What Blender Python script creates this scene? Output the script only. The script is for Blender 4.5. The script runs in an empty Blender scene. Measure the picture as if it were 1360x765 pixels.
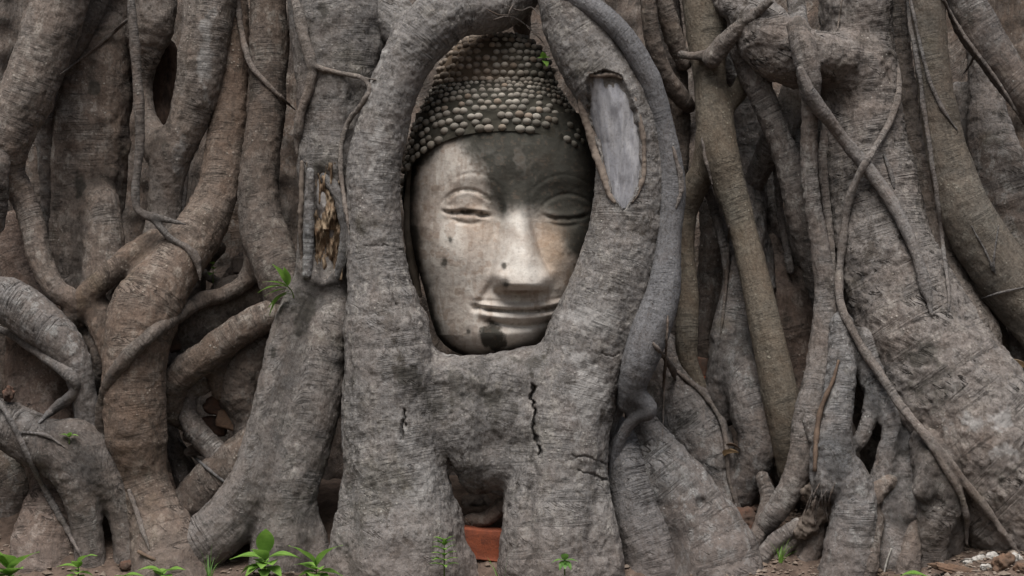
import bpy, math, random
import numpy as np
from mathutils import Vector, Matrix

# ---------------------------------------------------------------- camera, sky, sun, exposure
S = bpy.context.scene
COL = S.collection
CAM_Y, CAM_Z, U = -4.5, 0.755, 0.002          # one photo pixel is 2 mm on the plane y = 0
cam = bpy.data.cameras.new('camera')
cam.sensor_width = 36.0
cam.lens = 36.0 * 4.5 / (1360 * U)
cam.clip_end = 400
cam.dof.use_dof = False
co = bpy.data.objects.new('camera', cam); COL.objects.link(co)
co.location = (0, CAM_Y, CAM_Z); co.rotation_euler = (math.radians(90), 0, 0)
S.camera = co

SUN_EL, SUN_AZ = math.radians(65), math.radians(-12)     # azimuth measured from the camera side, negative = left
w = bpy.data.worlds.new('World'); S.world = w; w.use_nodes = True
nt = w.node_tree
bg = nt.nodes['Background']; sky = nt.nodes.new('ShaderNodeTexSky')
sky.sky_type = 'NISHITA'; sky.sun_disc = False
sky.sun_elevation = SUN_EL; sky.sun_rotation = math.radians(180) - SUN_AZ
sky.air_density = 1.6; sky.dust_density = 6.0; sky.ozone_density = 0.6
nt.links.new(sky.outputs[0], bg.inputs[0]); bg.inputs[1].default_value = 0.031
sl = bpy.data.lights.new('sun', 'SUN'); sl.energy = 1.5; sl.angle = math.radians(38); sl.color = (1, .975, .95)
so = bpy.data.objects.new('sun', sl); COL.objects.link(so)
dv = Vector((math.sin(SUN_AZ) * math.cos(SUN_EL), -math.cos(SUN_AZ) * math.cos(SUN_EL), math.sin(SUN_EL)))
so.rotation_euler = dv.to_track_quat('Z', 'Y').to_euler(); so.location = dv * 20
S.view_settings.view_transform = 'Standard'; S.view_settings.look = 'None'
S.view_settings.exposure = 1.68; S.view_settings.gamma = 1; S.view_settings.use_curve_mapping = False

rng = np.random.default_rng(7); random.seed(7)

# ---------------------------------------------------------------- helpers
def P(px, py, d):
    """photo pixel + depth (in 2 mm units behind y = 0) -> world"""
    px, py, d = np.asarray(px, float), np.asarray(py, float), np.asarray(d, float)
    f = (4.5 + d * U) / 4.5
    return np.stack([(px - 680) * U * f, d * U + 0 * px, CAM_Z + (382.5 - py) * U * f], -1)

def to_px(V):
    d = V[:, 1] / U; f = (4.5 + V[:, 1]) / 4.5
    return 680 + V[:, 0] / (U * f), 382.5 - (V[:, 2] - CAM_Z) / (U * f), d

def _hash(i, j, k, seed):
    with np.errstate(over='ignore'):
        h = (i.astype(np.uint32) * np.uint32(374761393) + j.astype(np.uint32) * np.uint32(668265263)
             + k.astype(np.uint32) * np.uint32(2147483647) + np.uint32((seed * 1274126177) & 0xffffffff))
        h = (h ^ (h >> np.uint32(13))) * np.uint32(1274126177)
        h = (h ^ (h >> np.uint32(16))) * np.uint32(2246822519)
    return ((h ^ (h >> np.uint32(15))) & np.uint32(0xffff)).astype(np.float32) / 32767.5 - 1

def noise(p, seed=0):
    """value noise, about -1..1; p is (N,3)"""
    p = np.asarray(p, np.float32) + np.float32(1000)
    i = np.floor(p).astype(np.int64); f = p - i; f = f * f * f * (f * (f * 6 - 15) + 10)
    x, y, z = i[:, 0], i[:, 1], i[:, 2]; out = 0
    for a in (0, 1):
        wa = f[:, 0] if a else 1 - f[:, 0]
        for b in (0, 1):
            wb = f[:, 1] if b else 1 - f[:, 1]
            for c in (0, 1):
                wc = f[:, 2] if c else 1 - f[:, 2]
                out = out + wa * wb * wc * _hash(x + a, y + b, z + c, seed)
    return out

def fbm(p, o=3, seed=0, g=.5):
    a, s = 1., 0.
    for k in range(o):
        s = s + a * noise(p * 2 ** k, seed + k * 17); a *= g
    return s

def sstep(a, b, x):
    t = np.clip((x - a) / (b - a), 0, 1); return t * t * (3 - 2 * t)

def ip(x, pts):
    pts = np.array(pts, float); return np.interp(x, pts[:, 0], pts[:, 1])

def mesh_obj(name, V, F, mat, parent=None, attrs=None, smooth=True, label=None):
    me = bpy.data.meshes.new(name)
    V = np.asarray(V, np.float64)
    if parent is not None: V = V - np.array(ABS[parent.name])
    F = np.asarray(F)
    if F.ndim == 2:
        n = F.shape[1]
        me.vertices.add(len(V)); me.vertices.foreach_set('co', V.astype(np.float32).ravel())
        me.loops.add(F.size); me.loops.foreach_set('vertex_index', F.astype(np.int32).ravel())
        me.polygons.add(len(F)); me.polygons.foreach_set('loop_start', np.arange(0, F.size, n, dtype=np.int32))
        me.update(calc_edges=True)
    else:
        me.from_pydata(V.tolist(), [], [list(f) for f in F]); me.update()
    me.validate()
    me.polygons.foreach_set('use_smooth', np.full(len(me.polygons), smooth))
    for k, a in (attrs or {}).items():
        a = np.asarray(a, np.float32)
        if a.ndim == 1:
            at = me.attributes.new(k, 'FLOAT', 'POINT'); at.data.foreach_set('value', a)
        elif a.shape[1] == 3:
            at = me.attributes.new(k, 'FLOAT_VECTOR', 'POINT'); at.data.foreach_set('vector', a.ravel())
        else:
            at = me.attributes.new(k, 'FLOAT_COLOR', 'POINT'); at.data.foreach_set('color', a.ravel())
    me.materials.append(mat)
    o = bpy.data.objects.new(name, me); COL.objects.link(o)
    if parent is not None: o.parent = parent; ABS[o.name] = ABS[parent.name]
    else: ABS[o.name] = (0, 0, 0)
    if label: o['label'] = label
    return o

ABS = {}
def thing(name, label, cat, loc, group=None):
    o = bpy.data.objects.new(name, None); COL.objects.link(o)
    o.empty_display_size = .05
    o.location = [float(c) for c in loc]; ABS[o.name] = tuple(float(c) for c in loc)
    tag(o, label, cat, group); return o

def tag(o, label=None, cat=None, group=None, kind=None):
    if label: o['label'] = label
    if cat: o['category'] = cat
    if group: o['group'] = group
    if kind: o['kind'] = kind
    return o

class MB:
    """collects vertices and faces of one mesh"""
    def __init__(s): s.v = []; s.f = []; s.c = []
    def add(s, V, F, c=None):
        b = len(s.v); s.v += [tuple(x) for x in V]; s.f += [[b + i for i in f] for f in F]
        s.c += [c if c is not None else (1, 1, 1, 1)] * len(V)

def vnormals(V, Q):
    n = np.cross(V[Q[:, 2]] - V[Q[:, 0]], V[Q[:, 3]] - V[Q[:, 1]])
    N = np.zeros_like(V)
    for k in range(4):
        for c in range(3): N[:, c] += np.bincount(Q[:, k], n[:, c], len(V))
    return N / (np.linalg.norm(N, axis=1, keepdims=True) + 1e-12)

# ---------------------------------------------------------------- blended tubes -> one smooth skin
DEP = np.full((480, 800), 400.0, np.float32)       # nearest depth already built, 2 px cells from (-120,-100)
def splat(V):
    x, y, d = to_px(V)
    i = ((y + 100) / 2).astype(int); j = ((x + 120) / 2).astype(int)
    m = (i >= 0) & (i < 480) & (j >= 0) & (j < 800)
    np.minimum.at(DEP, (i[m], j[m]), d[m].astype(np.float32))
def dep(x, y, r=2):
    i = int((y + 100) / 2); j = int((x + 120) / 2); r = max(1, int(r / 2))
    a = DEP[max(0, i - r):i + r + 1, max(0, j - r):j + r + 1]
    return float(np.median(a)) if a.size else 100.

def deeper(d): return d if d < 10 else 10 + (d - 10) * 2.1

def parse(s):
    rows = [[float(v) for v in t.split(',')] for t in s.split()]
    for r in rows:
        if len(r) == 4: r[2] = deeper(r[2])
    return rows

def spline(pts, step=.55):
    p = np.array(pts, float)
    q = np.vstack([2 * p[0] - p[1], p, 2 * p[-1] - p[-2]])
    out = []
    for i in range(len(p) - 1):
        a, b, c, d = q[i:i + 4]
        L = np.hypot(*(c - b)[:2]); n = max(2, int(L / (max(2., step * min(b[3], c[3])))))
        t = np.linspace(0, 1, n, endpoint=False)[:, None]
        out.append(.5 * (2 * b + (c - a) * t + (2 * a - 5 * b + 4 * c - d) * t ** 2 + (3 * b - a - 3 * c + d) * t ** 3))
    out.append(p[-1:]); o = np.vstack(out)
    o[:, 3] = np.maximum(o[:, 3], .6); return o

def extend(rows):
    rows = [list(r) for r in rows]
    if rows[0][1] < 0:                                   # runs on up the trunk above the picture
        a, b = rows[0], rows[1]
        L = math.hypot(b[0] - a[0], b[1] - a[1]) + 1e-6
        dx = max(-.5, min(.5, (a[0] - b[0]) / L))
        rows.insert(0, [a[0] + dx * 120, a[1] - 150, a[2] + 25, a[3] * 1.08])
    return rows

def surface_nets(F, org, vox):
    S_ = F < 0
    nx, ny, nz = F.shape
    cnt = np.zeros((nx - 1, ny - 1, nz - 1), np.int8)
    for a in (0, 1):
        for b in (0, 1):
            for c in (0, 1): cnt += S_[a:nx - 1 + a, b:ny - 1 + b, c:nz - 1 + c]
    act = (cnt > 0) & (cnt < 8)
    I = np.argwhere(act)
    idx = np.full(act.shape, -1, np.int32); idx[act] = np.arange(len(I))
    acc = np.zeros((len(I), 3)); n = np.zeros(len(I))
    cor = [(a, b, c) for a in (0, 1) for b in (0, 1) for c in (0, 1)]
    val = {c: F[I[:, 0] + c[0], I[:, 1] + c[1], I[:, 2] + c[2]] for c in cor}
    for c in cor:
        for ax in range(3):
            if c[ax] == 0:
                e = list(c); e[ax] = 1; e = tuple(e)
                m = (val[c] < 0) != (val[e] < 0)
                t = val[c][m] / (val[c][m] - val[e][m])
                pt = np.tile(np.array(c, float), (m.sum(), 1)); pt[:, ax] += t
                acc[m] += pt; n[m] += 1
    V = org + (I + acc / n[:, None]) * vox
    Q = []
    for ax in range(3):
        sl0 = [slice(1, -1)] * 3; sl0[ax] = slice(0, -1)
        sl1 = list(sl0); sl1[ax] = slice(1, None)
        s0 = S_[tuple(sl0)]; s1 = S_[tuple(sl1)]
        E = np.argwhere(s0 != s1)
        if not len(E): continue
        flip = s0[E[:, 0], E[:, 1], E[:, 2]]
        E = E + np.array([0 if a == ax else 1 for a in range(3)])
        o1, o2 = [(1, 2), (2, 0), (0, 1)][ax]
        u = np.zeros(3, int); u[o1] = 1; v = np.zeros(3, int); v[o2] = 1
        g = lambda e: idx[e[:, 0], e[:, 1], e[:, 2]]
        q = np.stack([g(E - u - v), g(E - v), g(E), g(E - u)], 1)
        q[~flip] = q[~flip][:, ::-1]
        Q.append(q)
    Q = np.vstack(Q); Q = Q[(Q >= 0).all(1)]
    return V, Q

def seg_field(X, Y, Z, a, b, ra, rb, sy):
    ab = b - a; ab2 = ab[0] ** 2 + (ab[1] / sy) ** 2 + ab[2] ** 2 + 1e-12
    dx, dy, dz = X - a[0], (Y - a[1]) / sy, Z - a[2]
    t = np.clip((dx * ab[0] + dy * ab[1] / sy + dz * ab[2]) / ab2, 0, 1)
    return np.sqrt((dx - t * ab[0]) ** 2 + (dy - t * ab[1] / sy) ** 2 + (dz - t * ab[2]) ** 2) - (ra + t * (rb - ra))

def world_stroke(rows, sy=1.):
    o = spline(rows); W = P(o[:, 0], o[:, 1], o[:, 2]); R = o[:, 3] * U * (4.5 + o[:, 2] * U) / 4.5
    return W, R

def root_rgb():
    b = rng.uniform(.80, 1.2); w_ = rng.uniform(-.05, .07)
    return (b * (1 + w_), b, b * (1 - w_))
def build_root(strokes, k=12, vox=2.3, tint=.5, wr=1., lump=1., name='root', label=None, parent=None, carve=(), mat=None,
               sy=1., rough=1., stain=(), post=None, sfrom=None, rgb=None, crust=1.):
    """strokes: list of strings/rows 'x,y,d,r'; they are blended with radius k (px) into one skin"""
    parent = parent or TREE
    ST = []
    for s in strokes:
        s_sy = sy
        if isinstance(s, tuple): s, s_sy = s
        rows = extend(parse(s) if isinstance(s, str) else s)
        W_, R_ = world_stroke(rows); ST.append((W_, R_, s_sy))
    vx = vox * U; kk = k * U
    lo = np.min([(W_ - R_[:, None]).min(0) for W_, R_, _ in ST], 0) - 4 * vx
    hi = np.max([(W_ + R_[:, None]).max(0) for W_, R_, _ in ST], 0) + 4 * vx
    lo[2] = max(lo[2], -.06)
    n = np.ceil((hi - lo) / vx).astype(int) + 1
    F = np.full(n, 9., np.float32)
    gx = [(lo[i] + np.arange(n[i]) * vx).astype(np.float32) for i in range(3)]
    def local(W_, R_, s_sy, pad, hard):
        a = np.clip(np.floor(((W_ - R_[:, None]).min(0) - pad - lo) / vx).astype(int), 0, n)
        b = np.clip(np.ceil(((W_ + R_[:, None]).max(0) + pad - lo) / vx).astype(int) + 1, 0, n)
        if (b <= a).any(): return None
        L = np.full(b - a, 9., np.float32)
        for i in range(len(W_) - 1):
            p, q, rm = W_[i], W_[i + 1], max(R_[i], R_[i + 1]) + pad
            c = np.clip(np.floor((np.minimum(p, q) - rm - lo) / vx).astype(int), a, b)
            e = np.clip(np.ceil((np.maximum(p, q) + rm - lo) / vx).astype(int) + 1, a, b)
            if (e <= c).any(): continue
            v = seg_field(gx[0][c[0]:e[0], None, None], gx[1][None, c[1]:e[1], None], gx[2][None, None, c[2]:e[2]],
                          p.astype(np.float32), q.astype(np.float32), np.float32(R_[i]), np.float32(R_[i + 1]), s_sy)
            sl_ = tuple(slice(c[j] - a[j], e[j] - a[j]) for j in range(3))
            L[sl_] = np.minimum(L[sl_], v)
        return tuple(slice(a[j], b[j]) for j in range(3)), L
    for W_, R_, s_sy in ST:
        r = local(W_, R_, s_sy, kk + 2 * vx, False)
        if r is None: continue
        sl_, L = r; G = F[sl_]
        h = np.clip(.5 + .5 * (G - L) / kk, 0, 1)
        F[sl_] = np.where((G > 8) | (L > 8), np.minimum(G, L), G * (1 - h) + L * h - kk * h * (1 - h))
    for s in carve:
        W_, R_ = world_stroke(parse(s) if isinstance(s, str) else s)
        r = local(W_, R_, 1., 6 * U, True)
        if r is None: continue
        sl_, L = r; G = F[sl_]; kc = 4 * U
        A, B = G, -L
        h = np.clip(.5 - .5 * (A - B) / kc, 0, 1)
        F[sl_] = np.where(L > 8, G, A * (1 - h) + B * h + kc * h * (1 - h))
    F[0] = F[-1] = 9; F[:, 0] = F[:, -1] = 9; F[:, :, -1] = 9; F[:, :, 0] = 9
    V, Q = surface_nets(F, lo, vx)
    N = vnormals(V, Q)
    # coordinates along (s) and around (u, v) the roots, blended where roots fuse
    w_s = np.full(len(V), 1e-9); bk = np.zeros((len(V), 3)); rad = np.zeros(len(V)); off = 0
    dmin = np.full(len(V), 9.); parts = []
    for n_st, (W_, R_, s_sy) in enumerate(ST):
        if sfrom is not None and n_st not in sfrom: continue
        best = np.full(len(V), 9.); sv = np.zeros(len(V)); cu = np.zeros((len(V), 3)); rr = np.zeros(len(V))
        arc = np.concatenate([[0], np.cumsum(np.linalg.norm(np.diff(W_, axis=0), axis=1))])
        stp = max(1, len(W_) // 60)
        ids = list(range(0, len(W_) - 1, stp))
        for i in ids:
            j = min(i + stp, len(W_) - 1)
            p, q = W_[i], W_[j]; ab = q - p; l2 = ab @ ab + 1e-12
            t = np.clip(((V - p) @ ab) / l2, 0, 1); c = p + t[:, None] * ab
            dd = V - c; dd[:, 1] /= s_sy
            d_ = np.linalg.norm(dd, axis=1) - (R_[i] + t * (R_[j] - R_[i]))
            m = d_ < best
            best[m] = d_[m]; sv[m] = (arc[i] + t * (arc[j] - arc[i]))[m]; cu[m] = c[m]; rr[m] = R_[i]
        parts.append((best, sv + off, cu, rr)); off += 3.17; dmin = np.minimum(dmin, best)
    for best, sv, cu, rr in parts:
        wt = np.exp(-np.clip((best - dmin) / (.25 * kk + 1e-4), 0, 40))
        w_s += wt; bk[:, 0] += wt * sv; bk[:, 1] += wt * (V[:, 0] - cu[:, 0]); bk[:, 2] += wt * (V[:, 1] - cu[:, 1]); rad += wt * rr
    bk /= w_s[:, None]; rad /= w_s
    # real relief: swellings, growth rings, ridges along the grain, knots
    amp = np.clip(rad / U, 4, 70)
    h = lump * .062 * amp * fbm(V * 9 + 5, 2, 3)
    h += lump * .03 * amp * fbm(V * 22 + 9, 2, 8)
    rc = np.stack([V[:, 0] * 5, V[:, 2] * 2 + V[:, 1] * 5, bk[:, 0] * 34], 1)
    h += wr * .006 * np.minimum(amp, 40) * fbm(rc, 3, 21, .6) * sstep(-.35, .5, fbm(V * 5.5, 2, 27))
    gc = np.stack([bk[:, 1] * 26, bk[:, 2] * 26, bk[:, 0] * 2.2], 1)
    h += lump * .022 * np.minimum(amp, 55) * fbm(gc, 2, 33)
    h += rough * .9 * fbm(V * 70, 2, 41)
    kn = noise(V * 13 + 77, 51); kn = np.clip(kn - .62, 0, 1) * 2.6
    h += lump * np.minimum(amp, 40) * .10 * kn
    V = V + N * (h * U)[:, None]
    tn = np.clip(float(tint) + rng.uniform(-.16, .16) * (name == 'root') + .22 * fbm(V * 3.1 + 40, 2, 81), 0, 1.1); stn = np.zeros(len(V))
    px, py, dd = to_px(V)
    for (sx, sy_, rx, ry, a) in stain:
        e = np.sqrt(((px - sx) / rx) ** 2 + ((py - sy_) / ry) ** 2) + .55 * fbm(V * 19, 4, 61, .65)
        stn += a * (1 - sstep(.35, 1.25, e)) * (N[:, 1] < .3)
    if post: V = post(V, N, px, py)
    o = mesh_obj(name, V, Q, mat or M_BARK, parent, {'bk': bk, 'tint': tn, 'crust': np.full(len(V), float(crust)), 'rgb': np.tile(list(rgb or root_rgb()) + [1.], (len(V), 1)), 'wr': np.full(len(V), float(wr)), 'stain': stn}, True, label)
    splat(V)
    return o

def vine(s, k=4, vox=None, off=.35, tint=.5, name='aerial_root', label=None, wr=.6, sm=3, parent=None, mx=140, extra=()):
    """'x,y,r' strokes laid over whatever stands behind them"""
    out = []
    for t in [s] + list(extra):
        p = np.array(parse(t)); p4 = np.column_stack([p[:, 0], p[:, 1], 0 * p[:, 0], p[:, 2] * (.82 if p[:, 2].max() < 12 else 1)]); p4[-1, 3] *= .4; p4[0, 3] *= .6
        o = spline(p4, 1.6); ks = rng.uniform(0, 50); o[:, 3] *= 1 + .16 * noise(np.stack([np.arange(len(o)) * .33 + ks, 0 * o[:, 0], 0 * o[:, 0]], 1), 3)
        o[:, 0] += .22 * o[:, 3] * noise(np.stack([np.arange(len(o)) * .21 + ks, 0 * o[:, 0] + 9, 0 * o[:, 0]], 1), 5)
        d = np.array([min(mx, dep(x, y, max(2, r))) for x, y, _, r in o])
        dm = np.array([min(d[max(0, i - 2):i + 3]) for i in range(len(d))])
        for _ in range(sm): dm = np.convolve(np.pad(dm, 2, 'edge'), np.ones(5) / 5, 'valid')
        d = np.minimum(dm, d + 2)
        for _ in range(2): d = np.convolve(np.pad(d, 1, 'edge'), [.25, .5, .25], 'valid')
        o[:, 2] = d - off * o[:, 3]
        stp = max(1, int(len(o) / 80)); q = o[::stp]
        if (q[-1] != o[-1]).any(): q = np.vstack([q, o[-1]])
        out.append([list(r) for r in q])
    rmin = min(r[3] for r in out[0])
    return build_root(out, k=k, vox=vox or max(.9, min(2., rmin * .55)), tint=tint, wr=wr, lump=1.0, name=name, label=label, rough=.5, parent=parent, crust=.5)

# ---------------------------------------------------------------- materials
class NT:
    def __init__(s, name):
        s.m = bpy.data.materials.new(name); s.m.use_nodes = True; s.t = s.m.node_tree
        s.b = s.t.nodes['Principled BSDF']
    def n(s, typ, ins=None, **kw):
        x = s.t.nodes.new('ShaderNode' + typ)
        for k_, v in kw.items(): setattr(x, k_, v)
        for k_, v in (ins or {}).items():
            if isinstance(v, bpy.types.NodeSocket): s.t.links.new(v, x.inputs[k_])
            else: x.inputs[k_].default_value = v
        return x
    def math(s, op, a, b=0., c=None, clamp=False):
        d = {0: a, 1: b}
        if c is not None: d[2] = c
        return s.n('Math', d, operation=op, use_clamp=clamp).outputs[0]
    def vm(s, a, sc):
        return s.n('VectorMath', {0: a, 1: sc}, operation='MULTIPLY').outputs[0]
    def noise(s, v, scale, detail=4, rough=.6, dim='3D', w=None, dist=0.):
        d = {'Vector': v, 'Scale': scale, 'Detail': detail, 'Roughness': rough, 'Distortion': dist}
        if w is not None: d['W'] = w
        return s.n('TexNoise', d, noise_dimensions=dim).outputs['Fac']
    def rng(s, v, a, b, c=0., d=1.):
        return s.n('MapRange', {'Value': v, 'From Min': a, 'From Max': b, 'To Min': c, 'To Max': d}, interpolation_type='SMOOTHSTEP').outputs[0]
    def mix(s, f, a, b, bt='MIX'):
        x = s.n('Mix', data_type='RGBA', blend_type=bt)
        for i, v in ((0, f), (6, a), (7, b)):
            if isinstance(v, bpy.types.NodeSocket): s.t.links.new(v, x.inputs[i])
            else: x.inputs[i].default_value = v if i == 0 else (*v, 1)
        return x.outputs[2]
    def attr(s, name): return s.n('Attribute', attribute_name=name)
    def finish(s, col, rough, h=None, bs=.5, bd=.004, spec=.25, k=.66):
        col = s.mix(1., col, (k, k, k), 'MULTIPLY')
        for i, v in (('Base Color', col), ('Roughness', rough)):
            if isinstance(v, bpy.types.NodeSocket): s.t.links.new(v, s.b.inputs[i])
            else: s.b.inputs[i].default_value = v if i == 'Roughness' else (*v, 1)
        s.b.inputs['Specular IOR Level'].default_value = spec
        if h is not None:
            bp = s.n('Bump', {'Strength': bs, 'Distance': bd, 'Height': h}); s.t.links.new(bp.outputs[0], s.b.inputs['Normal'])
        return s.m

def bark_material():
    t = NT('fig_bark')
    o = t.n('TexCoord').outputs['Object']
    bk = t.attr('bk').outputs['Vector']; tint = t.attr('tint').outputs['Fac']; wr = t.attr('wr').outputs['Fac']; crust = t.attr('crust').outputs['Fac']; rgb = t.attr('rgb').outputs['Color']; stn = t.attr('stain').outputs['Fac']
    sp = t.n('SeparateXYZ', {0: bk}); s, u, v = sp.outputs
    px_, py_, pz_ = t.n('SeparateXYZ', {0: o}).outputs
    wq = t.math('ADD', t.math('MULTIPLY', s, 46.), t.math('ADD', t.math('MULTIPLY', pz_, 5.), t.math('MULTIPLY', px_, 3.)))
    ring = t.noise(o, 5., 4, .62, '4D', wq, .3)           # wrinkles across the root
    ringf = t.noise(o, 14., 3, .6, '4D', t.math('MULTIPLY', s, 170.))
    gv = t.n('CombineXYZ', {0: t.math('MULTIPLY', u, 55.), 1: t.math('MULTIPLY', v, 55.), 2: t.math('MULTIPLY', s, 7.)}).outputs[0]
    grain = t.noise(gv, 1., 5, .65)
    patch = t.noise(o, 9., 7, .68, dist=.4)
    patch2 = t.noise(t.vm(o, (1.3, 1.3, .8)), 26., 6, .7)
    fine = t.noise(o, 150., 4, .7)
    big = t.noise(o, 2.6, 3, .5)
    # thin cracks: level lines of the wrinkle field
    cr = t.rng(t.math('ABSOLUTE', t.math('SUBTRACT', ring, .5)), .0, .022, 1., 0.)
    crm = t.math('MULTIPLY', cr, t.math('MULTIPLY', t.rng(patch, .47, .62), wr))
    lv = t.n('CombineXYZ', {0: t.math('MULTIPLY', u, 60.), 1: t.math('MULTIPLY', v, 60.), 2: t.math('MULTIPLY', s, 170.)}).outputs[0]
    vor = t.n('TexVoronoi', {'Vector': lv, 'Scale': 1., 'Randomness': 1.})
    lent = t.math('MULTIPLY', t.rng(vor.outputs['Distance'], .16, .34, 1., 0.), t.rng(patch2, .45, .6))
    spots = t.math('MULTIPLY', t.rng(t.n('TexVoronoi', {'Vector': o, 'Scale': 62.}).outputs['Distance'], .1, .24, 1., 0.), t.rng(t.noise(o, 11., 3, .5), .52, .62))
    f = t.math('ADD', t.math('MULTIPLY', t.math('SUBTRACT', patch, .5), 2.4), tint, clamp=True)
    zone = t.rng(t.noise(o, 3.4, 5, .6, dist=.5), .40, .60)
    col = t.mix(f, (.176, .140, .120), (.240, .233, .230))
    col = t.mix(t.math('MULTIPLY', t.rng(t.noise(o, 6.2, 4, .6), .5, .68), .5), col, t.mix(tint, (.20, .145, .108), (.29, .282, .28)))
    col = t.mix(t.math('MULTIPLY', t.rng(patch2, .49, .62, 0., .80), t.math('MULTIPLY', crust, t.math('ADD', t.math('MULTIPLY', zone, .85), .12))), col, (.37, .355, .335))                          # pale crust
    col = t.mix(t.math('MULTIPLY', t.rng(t.noise(o, 17., 6, .72, dist=.6), .53, .62, 0., .85), t.math('MULTIPLY', crust, t.math('SUBTRACT', 1., t.math('MULTIPLY', zone, .7)))), col, (.078, .070, .062))   # dark crust
    col = t.mix(t.rng(t.noise(t.vm(o, (1, 1, .6)), 7.3, 5, .62), .60, .72, 0., .38), col, (.255, .215, .185))  # tan bare patches
    col = t.mix(t.math('MULTIPLY', t.rng(t.noise(o, 4.1, 4, .6), .60, .74), .28), col, (.135, .125, .072))  # thin green algae
    col = t.mix(t.rng(ringf, .38, .54, .10, 0.), col, (.07, .058, .05))
    col = t.mix(t.rng(grain, .34, .50, .40, 0.), col, (.085, .074, .066))
    col = t.mix(t.math('MULTIPLY', lent, .35), col, (.09, .07, .055))
    col = t.mix(t.math('MULTIPLY', spots, .8), col, (.43, .42, .39))
    col = t.mix(t.rng(fine, .33, .54, .6, 0.), col, (.075, .062, .053))
    col = t.mix(t.rng(fine, .60, .70, 0., .5), col, (.42, .40, .37))
    col = t.mix(t.math('MULTIPLY', crm, .7), col, (.03, .025, .022))
    col = t.mix(1., col, rgb, 'MULTIPLY')
    z = t.n('SeparateXYZ', {0: o}).outputs[2]
    mud = t.math('MULTIPLY', t.rng(t.math('ADD', z, t.math('MULTIPLY', patch2, .22)), .12, .36, 1., 0.), .55)
    col = t.mix(mud, col, (.20, .166, .150))
    sx = t.math('ADD', t.math('SUBTRACT', patch2, .5), 0.); sx = t.math('MULTIPLY', sx, 2.2)
    col = t.mix(t.rng(t.math('ADD', stn, t.math('MULTIPLY', sx, t.rng(stn, .02, .3))), .25, .95, 0., .8), col, (.055, .051, .043))
    sn = t.math('MULTIPLY', stn, -1.)
    col = t.mix(t.rng(t.math('ADD', sn, t.math('MULTIPLY', sx, t.rng(sn, .02, .3))), .1, .9, 0., .8), col, (.43, .42, .41))
    rmask = t.rng(t.noise(o, 5.2, 3, .55), .46, .66, .12, 1.2)
    h = t.math('MULTIPLY', t.math('MULTIPLY', ring, .8), t.math('MULTIPLY', wr, rmask))
    h = t.math('ADD', h, t.math('MULTIPLY', ringf, .12))
    h = t.math('ADD', h, t.math('MULTIPLY', grain, .85))
    h = t.math('ADD', h, t.math('MULTIPLY', patch2, .75))
    h = t.math('ADD', h, t.math('MULTIPLY', fine, .32))
    h = t.math('SUBTRACT', h, t.math('MULTIPLY', crm, .9))
    h = t.math('ADD', h, t.math('MULTIPLY', spots, .2))
    return t.finish(col, .88, h, .9, .009, .2)

def stone_material(name):
    t = NT(name); o = t.n('TexCoord').outputs['Object']
    c = t.attr('col').outputs['Color']
    n1 = t.noise(o, 38., 6, .7); n2 = t.noise(o, 160., 4, .7); n3 = t.noise(o, 11., 5, .65)
    col = t.mix(t.rng(n1, .36, .66, .0, .35), c, t.mix(1., c, (1.45, 1.5, 1.5), 'MULTIPLY'))
    col = t.mix(t.rng(n3, .35, .62, .38, 0.), col, t.mix(1., c, (.62, .50, .42), 'MULTIPLY'))
    col = t.mix(t.rng(n2, .28, .48, .24, 0.), col, (.075, .068, .058))
    pit = t.math('MULTIPLY', t.rng(t.n('TexVoronoi', {'Vector': o, 'Scale': 34.}).outputs['Distance'], .07, .17, 1., 0.), t.rng(n3, .57, .66))
    col = t.mix(t.math('MULTIPLY', pit, .1), col, (.07, .06, .05))
    h = t.math('ADD', t.math('MULTIPLY', n1, .7), t.math('MULTIPLY', n2, .4)); h = t.math('SUBTRACT', h, t.math('MULTIPLY', pit, .05))
    return t.finish(col, .92, h, .6, .0024, .1, .84)

def simple_stone(name, a, b, scale=30., bd=.004):
    t = NT(name); o = t.n('TexCoord').outputs['Object']
    n1 = t.noise(o, scale, 6, .7); n2 = t.noise(o, scale * 6, 4, .7)
    col = t.mix(t.rng(n1, .35, .65), a, b)
    col = t.mix(t.rng(n2, .3, .5, .5, 0.), col, (.04, .035, .03))
    return t.finish(col, .9, t.math('ADD', n1, t.math('MULTIPLY', n2, .4)), .7, bd, .2)

def wood_material(name, pal, scale=(60, 60, 6)):
    t = NT(name); o = t.n('TexCoord').outputs['Object']
    g = t.noise(t.vm(o, scale), 1., 5, .65); g2 = t.noise(t.vm(o, (26, 26, 11)), 1., 5, .7)
    col = t.mix(t.rng(g, .35, .65), pal[0], pal[1])
    col = t.mix(t.rng(g2, .48, .66, 0., .8), col, pal[2])
    col = t.mix(t.rng(t.noise(o, 130., 3, .6), .3, .5, .35, 0.), col, pal[3])
    return t.finish(col, .8, t.math('ADD', g, t.math('MULTIPLY', g2, .6)), .6, .004, .2)

def leaf_material(name, a, b):
    t = NT(name); o = t.n('TexCoord').outputs['Object']
    col = t.mix(t.rng(t.noise(o, 45., 3, .6), .35, .65), a, b)
    t.finish(col, .5, t.noise(o, 240., 2, .5), .2, .001, .35, .72)
    t.b.inputs['Subsurface Weight'].default_value = .0
    tr = t.n('BsdfTranslucent'); t.t.links.new(col, tr.inputs[0])
    mx = t.n('MixShader', {0: .3}); out = t.t.nodes['Material Output']
    t.t.links.new(t.b.outputs[0], mx.inputs[1]); t.t.links.new(tr.outputs[0], mx.inputs[2]); t.t.links.new(mx.outputs[0], out.inputs[0])
    return t.m

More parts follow.
